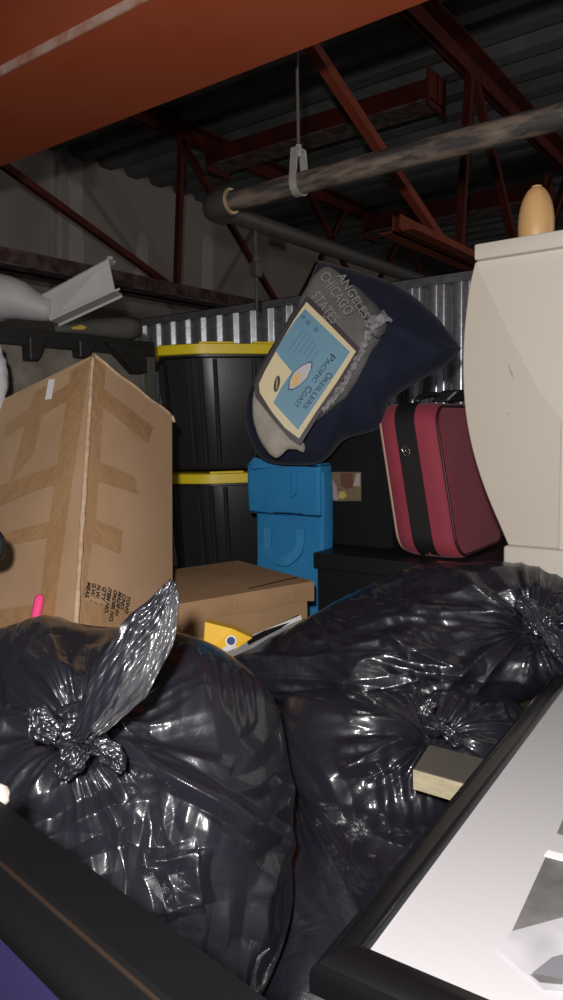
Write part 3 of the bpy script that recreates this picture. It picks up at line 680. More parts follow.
# ================================================================ PILLOW / COMFORTER BAG
def inflate(name, outline, cen, Df, Tf, Tb, m, parent, nr=24, per=10, pw=2.0, disp=None, smooth=True, thinback=False, label=None, sub_smooth=True):
    """closed soft body whose silhouette is the outline (pixel, with distance Df(px,py)); bulges Tf to the front, Tb to the back"""
    ol = [Vec(p) for p in outline]; ol = closed_cr(ol, per); c = Vec(cen); n_ = len(ol)
    bm = bmn(); front = []; back = []
    def at(px_, py_, h): return P(px_, py_, Df(px_, py_)) + ray(px_, py_).normalized() * h
    cf = bm.verts.new(at(c.x, c.y, -Tf)); cbk = bm.verts.new(at(c.x, c.y, Tb))
    dat = {cf: (c.x, c.y, 0)}
    for i in range(1, nr + 1):
        r_ = math.sin(i / nr * PI / 2) if pw > 1.5 else i / nr
        hh = (max(0, 1 - r_ ** pw)) ** (1 / 2.0)
        fr = []; bk = []
        for q_ in ol:
            x_ = c.x + (q_.x - c.x) * r_; y_ = c.y + (q_.y - c.y) * r_
            v = bm.verts.new(at(x_, y_, -Tf * hh)); dat[v] = (x_, y_, r_); fr.append(v)
            if i < nr: bk.append(bm.verts.new(at(x_, y_, Tb * hh)))
        front.append(fr); back.append(bk)
    back[-1] = front[-1]
    for k in range(n_):
        k2 = (k + 1) % n_
        bm.faces.new((cf, front[0][k], front[0][k2])); bm.faces.new((cbk, back[0][k2], back[0][k]))
        for i in range(nr - 1):
            bm.faces.new((front[i][k], front[i + 1][k], front[i + 1][k2], front[i][k2]))
            bm.faces.new((back[i][k], back[i][k2], back[i + 1][k2], back[i + 1][k]))
    bmesh.ops.recalc_face_normals(bm, faces=bm.faces); bm.normal_update()
    if disp:
        nm = {v: v.normal.copy() for v in dat}
        for v, (x_, y_, r_) in dat.items():
            v.co += nm[v] * disp(x_, y_, r_, v.co)
    return obj(name, bm, m, parent, smooth=smooth, label=label)
NAV = [(318, 261), (318.5, 260.5), (362, 272), (400, 287), (432, 312), (452, 336), (459.5, 346), (460.5, 350), (448, 364), (425, 378), (402, 392), (390, 402), (384, 424), (372, 432), (345, 440), (322, 462), (290, 465), (264, 460), (251, 442), (245, 415), (248, 392), (256, 376), (266, 356), (284, 326), (305, 290)]
t = thing('bedding_bag', 'navy bedding bag with clear front and blue and cream product card, topmost of the pile', 'bedding bag', P(340, 445, 1.85))
def ndisp(x_, y_, r_, p):
    # crease from the centre edge to the right tip, folds near the bottom
    d = abs((y_ - 330) - (x_ - 400) * .42) 
    k = -.012 * math.exp(-(d / 5) ** 2) * (1 if x_ > 385 else 0) * min(1, (x_ - 385) / 20 if x_ > 385 else 0)
    return (k + .010 * noise.noise(Vec((x_ * .02, y_ * .02, 1))) + .004 * noise.noise(Vec((x_ * .06, y_ * .05, 5)))) * (1 - r_ ** 6)
inflate('navy_cover', NAV, (352, 365), lambda x_, y_: 1.86 - (x_ - 350) * .0003, .10, .06, M['navy'], t, nr=30, per=10, pw=2.5, disp=ndisp)
# grey printed fabric seen through the front
pr = [(319, 270), (334, 269), (348, 283), (360, 296), (374, 306), (384, 318), (385, 332), (374, 350), (362, 372), (350, 392), (338, 404), (318, 420), (296, 430), (278, 405), (285, 350), (300, 300)]
inflate('printed_fabric', pr, (335, 345), lambda x_, y_: 1.765, .03, .05, M['print'], t, nr=14, per=8, disp=lambda x_, y_, r_, p: .003 * noise.noise(Vec((x_ * .1, y_ * .1, 2))))
pr2 = [(332, 272), (352, 286), (372, 303), (385, 318), (384, 332), (372, 330), (352, 300)]
inflate('dark_film_fold', [(352, 284), (370, 298), (384, 315), (386, 331), (375, 338), (366, 320), (355, 300)], (370, 316), lambda x_, y_: 1.735, .012, .02, M['dark_film'], t, nr=8, per=6)
# pale quilt at the lower left end
inflate('quilt_fabric', [(254, 392), (262, 396), (275, 412), (290, 430), (303, 440), (304, 452), (290, 449), (276, 458), (262, 444), (253, 418)], (274, 426), lambda x_, y_: 1.765, .02, .04, M['white_fab'], t, nr=10, per=8, disp=lambda x_, y_, r_, p: .003 * noise.noise(Vec((x_ * .15, y_ * .15, 2))))
# card
CO = P(305, 370, 1.735); CN = (FWD * 1 + RGT * .10 - UPV * .06).normalized()
def CP(px_, py_, off=0): return PPL(px_, py_, CO, CN) - CN * off
def grow(pl, g):
    cx = sum(a_ for a_, b2 in pl) / len(pl); cy = sum(b2 for a_, b2 in pl) / len(pl)
    return [(cx + (a_ - cx) * g, cy + (b2 - cy) * g) for a_, b2 in pl]
def cardpoly(pxs, off, th, name, m, parent):
    bm = bmn(); prism(bm, [CP(a_, b2, off) for a_, b2 in pxs], CN * th); return obj(name, bm, m, parent)
edge = [(307, 299), (331, 322), (359, 351), (338, 385), (317, 415), (300, 442), (290, 436), (276, 420), (257, 396), (256, 384), (262, 370), (280, 338), (295, 314)]
card = cardpoly(grow(edge, 1.045), 0, .006, 'card_border', M['dark_edge'], t)
cr = [(306.5, 302), (330, 325), (356, 351.5), (337, 382), (316, 412), (299, 438.5), (285, 428), (272, 412), (260, 393), (259, 384), (265, 371), (281, 342), (294, 320)]
cream = cardpoly(cr, .0012, .001, 'cream_card', M['cream'], t)
bl = [(305, 309), (328, 331), (350, 352), (333, 378), (313, 408), (298, 430), (287, 418), (273.5, 403), (281, 388), (292, 372), (282, 360), (275.5, 351), (285, 336), (295, 321)]
cardpoly(bl, .002, .001, 'blue_field', M['tealblue'], cream)
qd = [(277, 350), (283, 358), (291, 371)]
# leaf shaped emblem
leaf = [(289.5, 389), (290, 381), (294, 373), (301, 367), (308, 363.5), (311.5, 363), (311, 369), (307, 378), (300, 385), (293, 389)]
cardpoly(grow(leaf, 1.10), .0026, .0006, 'emblem_outline', M['navy_ink'], cream)
cardpoly(leaf, .003, .0006, 'emblem', M['matboard'], cream)
cardpoly([(291, 387), (292, 379), (298, 372), (301, 374), (300, 381), (296, 386)], .0034, .0004, 'emblem_wing', M['gold'], cream)
oval = [(275.5 + 5.2 * math.cos(a_ * PI / 8) * .75 + 3.4 * math.sin(a_ * PI / 8) * .35, 384 + 6.5 * math.sin(a_ * PI / 8) - 2.2 * math.cos(a_ * PI / 8)) for a_ in range(16)]
ov = [(277 + x_, 384 + y_) for x_, y_ in [(6.5 * math.cos(a_ * PI / 8) * .5 - 4 * math.sin(a_ * PI / 8) * -.0, 7.5 * math.sin(a_ * PI / 8) - 3.5 * math.cos(a_ * PI / 8)) for a_ in range(16)]]
cardpoly(ov, .0026, .0006, 'oval_seal', M['dark_edge'], cream)
sl = cardpoly([(x_ * .16 + 277 * .84, y_ * .75 + 384 * .25) for x_, y_ in ov], .003, .0003, 'seal_mark', M['gold'], cream)
# small roundels and text lines on the blue field
for (x_, y_) in ((303, 317), (308, 323), (316, 330)):
    pts = [(x_ + 2.4 * math.cos(k * PI / 6), y_ + 2.4 * math.sin(k * PI / 6)) for k in range(12)]
    cardpoly(pts, .0024, .0003, 'roundel', M['teal_ink'], cream)
dd = Vec((-.585, .811)); upd = Vec((.811, .585))
for i, (L0, off_) in enumerate([(0, 0), (0, 3.2), (0, 6.4), (2, 9.6), (4, 12.8), (8, 16)]):
    a_ = Vec((300, 335)) + upd * off_ * 1.5 + dd * (-6 + L0); b2 = a_ + dd * (26 - i * 2.2)
    w_ = upd * .35
    cardpoly([tuple(a_ - w_), tuple(b2 - w_), tuple(b2 + w_), tuple(a_ + w_)], .0024, .0003, 'fine_print', M['teal_ink'], cream)
def cardtext(body, x_, y_, length_px, hgt, m, parent, off=.0030, d=dd, u=upd):
    o_ = CP(x_, y_, off); e_ = (CP(x_ + d.x * 10, y_ + d.y * 10, off) - o_) / 10; g_ = (CP(x_ + u.x * 10, y_ + u.y * 10, off) - o_) / 10
    # text of size 1 -> measure
    cu = bpy.data.curves.new('m', 'FONT'); cu.body = body; cu.size = 1; ob = bpy.data.objects.new('m', cu); COL.objects.link(ob)
    dg = bpy.context.evaluated_depsgraph_get(); dg.update(); wdt = ob.evaluated_get(dg).dimensions.x; bpy.data.objects.remove(ob)
    return text_mesh('card_lettering', body, 1.0, o_, e_ * length_px / wdt, g_ * hgt, m, parent, depth=.0002, bold=.006)
# first capitals larger: build from two sizes
def smallcaps(words, x_, y_, total, hb, m, parent):
    # proportional advance
    segs = []
    for w in words: segs += [(w[0], hb * 1.35), (w[1:], hb), (' ', hb)]
    segs = segs[:-1]; wid = [len(s_) * h_ * (.72 if s_ != ' ' else .45) for s_, h_ in segs]; k = total / sum(wid); pos = 0
    for (s_, h_), w in zip(segs, wid):
        if s_ != ' ':
            p_ = Vec((x_, y_)) + dd * pos * k; cardtext(s_, p_.x, p_.y, w * k * .93, h_, m, parent)
        pos += w
smallcaps(['OREILLERS'], 328.5, 371.5, 46, 6.6, M['navy_ink'], cream)
smallcaps(['PACIFIC', 'COAST'], 331.5, 353, 66, 6.6, M['navy_ink'], cream)
# city lettering on the printed fabric
for body, x_, y_, dx, dy, L_, h_ in (('CHICAGO', 319, 276, .56, .83, 50, 15), ('ANGELES', 337, 276, .52, .86, 58, 12), ('STATES', 311, 296, .60, .80, 44, 14)):
    d = Vec((dx, dy)).normalized(); u = Vec((d.y, -d.x))
    o_ = P(x_, y_, 1.733); e_ = (P(x_ + d.x * 10, y_ + d.y * 10, 1.729) - o_) / 10; g_ = (P(x_ + u.x * 10, y_ + u.y * 10, 1.733) - o_) / 10
    text_mesh('fabric_lettering', body, 1.0, o_, e_ * L_ / (len(body) * .68), g_ * h_, M['print_letters'], t, depth=.0002, bold=.01)
# crinkled clear vinyl rim and window
def crinkle(pxs, D_, w, name, m, parent, amp=.007, n=60, seed=1):
    bm = bmn(); pts = bez([P(a_, b2, D_) for a_, b2 in pxs], n // (len(pxs) - 1)); rows_ = []
    for i, p in enumerate(pts):
        tg = (pts[min(i + 1, len(pts) - 1)] - pts[max(i - 1, 0)]).normalized(); s_ = tg.cross(FWD).normalized()
        rows_.append([bm.verts.new(p + s_ * w * (k / 6 - .5) + Vec((noise.noise(p * 90 + Vec((k * 2.1, seed, 0))), noise.noise(p * 90 + Vec((k * 2.1, seed, 8))), noise.noise(p * 90 + Vec((k * 2.1, seed, 4))))) * amp) for k in range(7)])
    for i in range(len(rows_) - 1):
        for k in range(6): bm.faces.new((rows_[i][k], rows_[i + 1][k], rows_[i + 1][k + 1], rows_[i][k + 1]))
    r = bmesh.ops.extrude_face_region(bm, geom=list(bm.faces)); bmesh.ops.translate(bm, vec=FWD * .0006, verts=[g for g in r['geom'] if isinstance(g, bmesh.types.BMVert)])
    return obj(name, bm, m, parent)
crinkle([(384, 318), (374, 326), (364, 345), (352, 370), (340, 390), (324, 412)], 1.712, .011, 'clear_vinyl_rim', M['vinyl'], t, .013)
crinkle([(388, 316), (378, 322), (366, 322)], 1.705, .022, 'clear_vinyl_fold', M['vinyl'], t, .014, 30, 3)

# ================================================================ OFF-WHITE CABINET WITH CURVED SIDE
CBX = 1.42
def cb_(px_, py_): q_ = PX(px_, py_, CBX); return (q_.y, q_.z)
prof = [cb_(*p) for p in ((475, 262), (469, 288), (465, 320), (463, 350), (463, 380), (465, 410), (470, 440), (478, 470), (488, 498), (499, 524), (508, 545))]
zbase = prof[-1][1]; ztop = cb_(475, 262)[1]
t = thing('curved_cabinet', 'off-white cabinet with bowed side at the right edge of the picture', 'cabinet', (CBX + .15, .25, zbase - .055))
bm = bmn(); prof2 = [Vec(p) for p in prof]; prof2 = bez([Vec((a_, b2, 0)) for a_, b2 in prof], 4)
pl = [(p.x, p.y) for p in prof2] + [(prof[-1][0] - .30, zbase), (prof[0][0] - .40, ztop)]
prism(bm, [Vec((CBX, a_, b2)) for a_, b2 in pl], (.17, 0, 0)); bevel(bm, .002, 1, .9); bod = obj('body', bm, M['cab'], t, autosmooth=25)
# slightly proud front leaf with the sloping crease
pz = [cb_(*p) for p in ((477, 266), (512, 340), (540, 392), (562, 420), (700, 445), (700, 268), (477, 262))]
bm = bmn(); prism(bm, [Vec((CBX - .0009, a_, b2)) for a_, b2 in [pz[0], pz[1], pz[2], pz[3], (pz[3][0] - .25, pz[3][1]), (pz[3][0] - .25, ztop), pz[6]]], (.003, 0, 0)); 
obj('raised_leaf', bm, M['cab2'], t)
a_ = cb_(562, 425); b2 = cb_(559, 546)
bm = bmn(); obox(bm, (CBX - .0012, a_[0], zbase), (.002, 0, 0), (0, -.003, 0), (0, 0, a_[1] - zbase)); obj('side_joint', bm, M['scuff'], t)
bm = bmn(); obox(bm, (CBX - .016, a_[0] - .001, zbase), (.016, 0, 0), (0, -.2, 0), (0, 0, a_[1] - zbase)); bevel(bm, .003, 2); obj('door', bm, M['cab2'], t)
ly = PX(474, 250, CBX - .02).y; lz1 = PX(475, 244, CBX - .02).z
bm = bmn(); box(bm, (CBX - .02, ly - .42, ztop - .001), (CBX + .20, ly, lz1)); bevel(bm, .004, 2); obj('top', bm, M['cab2'], t, autosmooth=40)
by = PX(503, 545, CBX - .012).y
bm = bmn(); box(bm, (CBX - .012, by - .34, zbase - .06), (CBX + .18, by, zbase)); bevel(bm, .006, 3); obj('base', bm, M['cab2'], t, autosmooth=40)
bm = bmn()
for (x_, y_, l, w) in ((508, 365, 10, .9), (511, 371, 7, .6), (507, 412, 3, .8)):
    p_ = PX(x_, y_, CBX - .0026); q_ = PX(x_ + 3 * l / 10, y_ + l, CBX - .0026); prism(bm, [p_, q_, q_ + Vec((0, -.001 * w, 0)), p_ + Vec((0, -.0016 * w, 0))], (.001, 0, 0))
obj('scuff_mark', bm, M['scuff'], t)
# wooden egg shaped finial on the cabinet
q_ = P(536, 236, 1.56); fx = CBX + .09; qq = PX(536, 236, fx); sc_ = qq.x / 1.0
dd_ = (qq - EYE).dot(FWD); rr = 17.5 / 725 * dd_; hh = 49 / 725 * dd_
base = Vec((qq.x, qq.y, lz1)); hh2 = PX(536, 187, fx).z - lz1
t = thing('wooden_finial', 'pale turned wood bullet-shaped finial standing on the off-white cabinet', 'finial', base)
bm = bmn(); pf = [(.78, 0), (.90, .06), (.98, .2), (1, .36), (.97, .52), (.88, .68), (.74, .81), (.56, .91), (.40, .965), (.30, .985), (.16, 1.0)]
pf = [(v.x, v.y) for v in bez([Vec((a_, b2, 0)) for a_, b2 in pf], 3)]
lathe(bm, base, [(a_ * rr, b2 * hh2) for a_, b2 in pf], 40); obj('turned_body', bm, M['wood'], t, autosmooth=60)
bm = bmn(); lathe(bm, base + Vec((0, 0, hh2 * .985)), [(rr * .30, 0), (rr * .28, .003), (rr * .1, .004)], 20); obj('tip', bm, M['wood'], t, smooth=True)

# ================================================================ LEFT: DARK PANEL, CANVAS ROLL, GUTTER, WHITE DUCT
PNY = 1.68
ztp = PY(60, 333, PNY).z; xr = PY(150, 344, PNY).x
t = thing('framed_board', 'mottled grey board in a black bracketed frame behind the big leaning carton', 'board', (1.1, PNY, ztp - 1.1))
zbp = 0.02
bm = bmn(); box(bm, (.62, PNY, zbp + .03), (xr - .02, PNY + .016, ztp - .01)); obj('board', bm, M['panel'], t)
bm = bmn(); box(bm, (.60, PNY - .022, ztp - .045), (xr, PNY + .022, ztp)); bevel(bm, .004); obj('frame_rail', bm, M['panelframe'], t)
bm = bmn(); box(bm, (xr - .03, PNY - .02, zbp), (xr, PNY + .02, ztp - .045)); bevel(bm, .003); obj('frame_post', bm, M['olive'], t)
bm = bmn(); box(bm, (.60, PNY - .02, zbp), (.63, PNY + .02, ztp - .045)); bevel(bm, .003); obj('frame_post', bm, M['olive'], t)
bm = bmn(); box(bm, (.60, PNY - .02, 0), (xr, PNY + .02, zbp)); obj('frame_foot', bm, M['panelframe'], t)
for (pa) in ([(30, 336), (48, 338), (42, 356), (38, 361), (31, 360)], [(80, 340), (97, 342), (92, 353), (88, 358), (81, 357)], [(106, 341), (146, 346), (148, 372), (138, 374), (122, 356)]):
    bm = bmn(); prism(bm, [PY(a_, b2, PNY - .04) for a_, b2 in pa], (0, .04, 0)); bevel(bm, .003, 1); obj('bracket', bm, M['panelframe'], t)
# olive canvas roll on top
t = thing('canvas_roll', 'dark olive canvas roll with a mustard patch lying on the black frame', 'canvas roll', PY(100, 334, PNY))
rz = ztp
def roll_pt(px_, r_): q_ = PY(px_, 330, PNY); return Vec((q_.x, PNY, rz + r_))
bm = bmn(); rs = [.009, .013, .018, .024, .029, .033, .035]; pxs_ = [55, 68, 80, 95, 110, 124, 134]
tube(bm, [roll_pt(a_, b2) for a_, b2 in zip(pxs_, rs)], rs, 18)
for v in bm.verts: v.co += Vec((0, noise.noise(v.co * 30) * .006, abs(noise.noise(v.co * 25)) * .006))
obj('roll', bm, M['olive'], t, smooth=True)
bm = bmn(); lathe(bm, roll_pt(135, 0) , [(.014, 0), (.02, .004), (.024, .04), (.016, .068)], 12); obj('end_flap', bm, M['olive'], t, smooth=True)
q_ = PY(80, 327, PNY - .045); bm = bmn(); prism(bm, [PY(a_, b2, PNY - .024) for a_, b2 in ((73, 327), (82, 324.5), (88, 327), (84, 330), (75, 329.5))], (0, .012, 0)); bevel(bm, .002, 1); obj('patch', bm, M['yellow2'], t)
# gutter channel + white duct
t = thing('gutter_channel', 'short grey-white plastic gutter channel tilted up on the canvas roll', 'gutter', P(85, 320, 2.0))
gd = 1.93
g0, g1, g2, g3 = P(42, 294, gd), P(108, 258, gd - .04), P(115, 291, gd - .02), P(50, 321, gd + .0)
nrm = (g1 - g0).cross(g3 - g0).normalized(); nrm = nrm if nrm.dot(FWD) > 0 else -nrm
bm = bmn(); prism(bm, [g0, g1, g2, g3], nrm * .003); obj('channel_face', bm, M['pvc'], t)
upg = (g1 - g2).normalized()
for (a_, b2, sg) in ((g0, g1, 1), (g3, g2, -1)):
    bm = bmn(); prism(bm, [a_, b2, b2 - upg * .003 * sg, a_ - upg * .003 * sg], nrm * .045); obj('channel_side', bm, M['pvc'], t)
    bm = bmn(); e_ = b2 + nrm * .04; prism(bm, [a_ + nrm * .045, b2 + nrm * .045, b2 + nrm * .045 + upg * .006 * sg, a_ + nrm * .045 + upg * .006 * sg], nrm * .003); obj('channel_lip', bm, M['pvc'], t)
bm = bmn(); tube(bm, [g1, g1 + nrm * .01 + (g1 - g0).normalized() * .006], .005, 8); tube(bm, [g2, g2 + (g2 - g3).normalized() * .014], .0035, 8); obj('snap_edge', bm, M['pvc'], t)
t = thing('duct_elbow', 'rounded grey-white plastic pipe elbow at the left edge behind the carton', 'pipe', P(10, 320, 1.95))
cps = [(-50, 296, .070), (-25, 296, .067), (0, 297, .061), (10, 298, .057), (22, 301, .050), (34, 306, .040), (46, 309, .033), (54, 309, .028)]
bm = bmn(); tube(bm, [P(a_, b2, 1.95) for a_, b2, c_ in cps], [c_ for a_, b2, c_ in cps], 28); obj('elbow_body', bm, M['pvc'], t, smooth=True)
bm = bmn(); tube(bm, [P(-2, 297, 1.95), P(0.5, 297, 1.95)], .0635, 28); obj('collar', bm, M['pvc'], t)

# ================================================================ GARBAGE BAGS
def ridged(p): return 1 - abs(noise.noise(p)) * 2
def bag_disp(knots, crease=(.010, .006), pleat=.014, vor=(5, 12), seed=0.0, folds=()):
    rn = random.Random(int(seed * 10)); dirs = []
    for wl in (.17, .12, .09, .065, .043, .034, .026):
        a_ = rn.uniform(0, PI); g = (RGT * math.cos(a_) + UPV * math.sin(a_) + FWD * rn.uniform(-.3, .3)).normalized()
        dirs.append((g, wl, rn.random(), Vec((rn.uniform(0, 50), rn.uniform(0, 50), 0))))
    def f(x_, y_, r_, p):
        h = 0
        for (kx, ky, kl, kr) in knots:
            dx, dy = x_ - kx, y_ - ky; rho = math.hypot(dx, dy) + 1e-3
            ph = math.atan2(dy, dx) + .10 * noise.noise(Vec((x_ * .012, y_ * .012, seed)))
            c_, s_ = math.cos(ph), math.sin(ph)
            fall = math.exp(-rho / kl); w = fall * min(1, rho / 12)
            n1 = ridged(Vec((c_ * 2.6 + seed, s_ * 2.6, rho * .003))); n2 = ridged(Vec((c_ * 6 + seed, s_ * 6, rho * .006 + 4)))
            n3 = ridged(Vec((c_ * 15, s_ * 15 + seed, rho * .015 + 9)))
            amp_ = (rho / 40) ** .5
            h += pleat * w * (1.5 * n1 * amp_ + .9 * abs(n2) ** 1.5 * amp_ * math.exp(-rho / 70) * (.4 + max(0, n1)) + .22 * n3 * math.exp(-rho / 30) - 1.0)
            h -= kr * math.exp(-(rho / 26) ** 2)
        for (ax, ay, bx, by, am, wd) in folds:      # individual long folds
            lx, ly = bx - ax, by - ay; L2 = lx * lx + ly * ly; u = ((x_ - ax) * lx + (y_ - ay) * ly) / L2
            if -.05 < u < 1.05:
                d = ((x_ - ax) * ly - (y_ - ay) * lx) / math.sqrt(L2) + 5 * math.sin(u * 3)
                h += am * max(0, 1 - abs(d) / (wd * 2.4)) * math.sin(PI * min(1, max(0, u))) ** .5
        wp = Vec((noise.noise(p * 5 + Vec((seed, 0, 0))), noise.noise(p * 5 + Vec((5, seed, 0))), noise.noise(p * 5 + Vec((0, 5, seed))))) * .05
        pp = p + wp; k_ = 0
        for (g, wl, ph_, mo) in dirs:
            tw = pp.dot(g) / wl + ph_; tw = abs(tw - math.floor(tw + .5)) * 2
            mk = max(0, min(1, .02 + 3.0 * noise.noise(p * (.22 / wl) + mo))) * (1.6 if wl < .05 else 1.3)
            h += (crease[0] if wl > .05 else crease[1]) * wl * 10 * (tw - .5) * mk
        h += .012 * noise.noise(p * 7 + Vec((seed, 0, 3)))
        return h * (1 - r_ ** 10 * .6)
    return f
def knot(t, px_, py_, D_, r_, seed=0, m='bag'):
    """twisted knot lump"""
    c_ = P(px_, py_, D_); bm = bmn()
    bmesh.ops.create_icosphere(bm, subdivisions=5, radius=1)
    for v in bm.verts:
        d_ = v.co.normalized(); n_ = ridged(d_ * 2.3 + Vec((seed, 0, 0))) * .35 + ridged(d_ * 5 + Vec((seed, 3, 0))) * .16
        v.co = c_ + (RGT * d_.x * 1.15 + UPV * d_.y * .9 + FWD * d_.z * .8) * r_ * (.72 + n_)
    obj('knot', bm, M[m], t, smooth=True)
def fold(t, pts, D_, widths, name='tail', m='bagtail', amp=.006, seed=0, curl=.5, nW=18):
    """gathered flap of film running along the pixel path"""
    ctr = bez([P(a_, b2, D_ + (c_ if len(x) > 2 else 0)) for x in pts for a_, b2, c_ in [x if len(x) > 2 else (*x, 0)]], 12)
    n_ = len(ctr); bm = bmn(); rows_ = []
    for i, p in enumerate(ctr):
        u = i / (n_ - 1); k_ = u * (len(widths) - 1); j = min(int(k_), len(widths) - 2); w = widths[j] + (widths[j + 1] - widths[j]) * (k_ - j)
        tg = (ctr[min(i + 1, n_ - 1)] - ctr[max(i - 1, 0)]).normalized(); s_ = tg.cross(FWD).normalized(); row = []
        for k in range(nW + 1):
            v = k / nW * 2 - 1; a_ = v * PI * curl
            wr = amp * ridged(Vec((v * 3.2 + seed, u * 2.2, 0))) + amp * .9 * abs(((v * 2.3 + u * 3.1 + seed) % 1) - .5) + amp * .8 * abs(((u * 7.3 - v * 1.7 + seed * 1.3) % 1) - .5) + amp * .5 * abs(((u * 13.3 + v * 4.7 + seed * 1.3) % 1) - .5)
            row.append(bm.verts.new(p + s_ * w * v * (1 + .25 * noise.noise(Vec((u * 5, seed, (1 if v > 0 else 9))))) - FWD * (w * .35 * math.cos(a_) + wr * 1.5) + tg * .004 * noise.noise(Vec((v * 4, u, seed)))))
        rows_.append(row)
    for i in range(n_ - 1):
        for k in range(nW): bm.faces.new((rows_[i][k], rows_[i + 1][k], rows_[i + 1][k + 1], rows_[i][k + 1]))
    r = bmesh.ops.extrude_face_region(bm, geom=list(bm.faces)); bmesh.ops.translate(bm, vec=FWD * .003, verts=[g for g in r['geom'] if isinstance(g, bmesh.types.BMVert)])
    return obj(name, bm, M[m], t, smooth=True)

# upper right bag
t = thing('garbage_bag', 'large black garbage bag sagging below the suitcase and off-white cabinet, its knot at far right', 'garbage bag', P(420, 700, 1.4), 'black garbage bags')
ol = [(222, 660), (245, 651), (285, 631), (330, 606), (375, 583), (415, 569), (455, 564), (500, 563), (535, 567), (565, 578), (600, 600), (615, 630), (600, 665), (560, 688), (500, 705), (420, 716), (340, 714), (280, 705), (240, 688)]
base_d = bag_disp([(538, 622, 150, .03)], crease=(.003, .005), pleat=.013, seed=3.1, folds=[(385, 640, 485, 672, .014, 5), (370, 660, 475, 674, .009, 3), (330, 690, 440, 672, .010, 4), (460, 580, 520, 615, .012, 4), (250, 655, 420, 610, .006, 4), (260, 662, 430, 630, .006, 4), (400, 600, 440, 612, .008, 3)])
def bd(x_, y_, r_, p):
    # long sweeping folds that run from the left tip to the knot
    s_ = (y_ - 655) / (1 + .0022 * max(0, x_ - 222)) ; k = .5 + .5 * math.sin((x_ - 222) / 320 * PI)
    return base_d(x_, y_, r_, p) + .005 * ridged(Vec((x_ * .005, s_ * .085, 0))) * k
inflate('bag_body', ol, (430, 655), lambda x_, y_: 1.50 - (x_ - 225) * .00035 - (y_ - 600) * .0008, .10, .03, M['bag2'], t, nr=90, per=14, pw=2.2, disp=bd)
knot(t, 540, 622, 1.285, .026, 2.2)
fold(t, [(545, 628), (530, 610), (515, 600)], 1.27, [.008, .018, .010], seed=2, m='bag', amp=.003)
fold(t, [(540, 625), (555, 640), (560, 655)], 1.27, [.008, .02, .012], seed=4, m='bag', amp=.003)
# middle bag
t = thing('garbage_bag', 'smaller black garbage bag with knot just above the wooden block', 'garbage bag', P(420, 800, 1.15), 'black garbage bags')
ol = [(285, 700), (310, 690), (360, 688), (420, 686), (470, 690), (520, 705), (545, 740), (520, 790), (470, 820), (410, 835), (350, 830), (300, 800), (278, 750)]
inflate('bag_body', ol, (420, 750), lambda x_, y_: 1.23 - (y_ - 750) * .0011, .10, .03, M['bag'], t, nr=80, per=14, pw=2.1,
        disp=bag_disp([(436, 727, 90, .03)], crease=(.005, .009), pleat=.015, seed=7.7, folds=[(335, 748, 422, 728, .012, 4), (340, 772, 425, 740, .012, 4), (345, 718, 425, 720, .008, 3), (370, 705, 430, 720, .009, 3), (365, 785, 428, 745, .009, 3)]))
knot(t, 437, 726, 1.125, .017, 5.2)
fold(t, [(437, 726), (425, 712), (432, 700)], 1.115, [.006, .012, .008], seed=6, m='bag', amp=.003)
fold(t, [(437, 726), (452, 735), (458, 745)], 1.115, [.006, .012, .008], seed=9, m='bag', amp=.003)
# lower smooth bag
t = thing('garbage_bag', 'smooth taut black garbage bag low in the gap between knotted bag and white picture', 'garbage bag', P(330, 1010, 1.0), 'black garbage bags')
ol = [(262, 790), (290, 772), (330, 770), (380, 790), (430, 805), (470, 810), (490, 850), (450, 930), (400, 1000), (340, 1060), (270, 1060), (235, 960), (245, 850)]
inflate('bag_body', ol, (340, 900), lambda x_, y_: 1.10 - (y_ - 900) * .0011, .09, .08, M['bag2'], t, nr=70, per=14, pw=2.2,
        disp=bag_disp([(292, 780, 160, .0)], crease=(.003, .003), pleat=.008, seed=12.3))
# big left bag
t = thing('garbage_bag', 'big crumpled black garbage bag at lower left with tied knot and upright tail', 'garbage bag', P(110, 1060, .95), 'black garbage bags')
ol = [(0, 628), (45, 619), (95, 626), (140, 629), (180, 637), (222, 650), (255, 674), (277, 706), (286, 745), (292, 800), (292, 860), (286, 925), (270, 975), (235, 1020), (150, 1070), (0, 1090), (-110, 1020), (-150, 860), (-120, 720), (-60, 645)]
inflate('bag_body', ol, (110, 830), lambda x_, y_: .99 - (y_ - 830) * .0006, .20, .16, M['bag'], t, nr=190, per=26, pw=2.1,
        disp=bag_disp([(75, 727, 130, .045)], crease=(.008, .014), pleat=.014, seed=1.4, folds=[(105, 730, 300, 850, .018, 7), (115, 742, 285, 850, .010, 4), (115, 722, 230, 770, .010, 5), (145, 860, 195, 850, .012, 6), (195, 850, 205, 905, .014, 6), (205, 905, 165, 915, .012, 5), (165, 915, 150, 870, .010, 5), (290, 840, 255, 900, .012, 5), (255, 900, 270, 960, .010, 5), (250, 940, 245, 1000, .014, 7), (160, 790, 175, 850, .008, 5), (20, 655, 60, 700, .012, 7), (50, 640, 70, 690, .012, 7), (95, 640, 85, 700, .012, 6), (0, 700, 60, 728, .012, 6), (30, 800, 65, 745, .012, 6), (45, 815, 75, 750, .010, 5), (130, 800, 90, 750, .010, 5)]))
knot(t, 78, 728, .815, .028, 1.0)
fold(t, [(80, 735, 0), (100, 700, -.01), (128, 652, -.01), (156, 612, 0), (175, 580, .01)], .80, [.008, .016, .021, .022, .013, .004], seed=1, amp=.007, m='bag')
fold(t, [(98, 728, -.01), (122, 702, -.02), (147, 668, -.025), (168, 628, -.02), (178, 588, 0)], .805, [.006, .011, .017, .013, .009, .003], seed=8, amp=.008)
fold(t, [(60, 735), (45, 725), (38, 705)], .80, [.010, .018, .010], name='knot_fold', seed=11, m='bag', amp=.004)
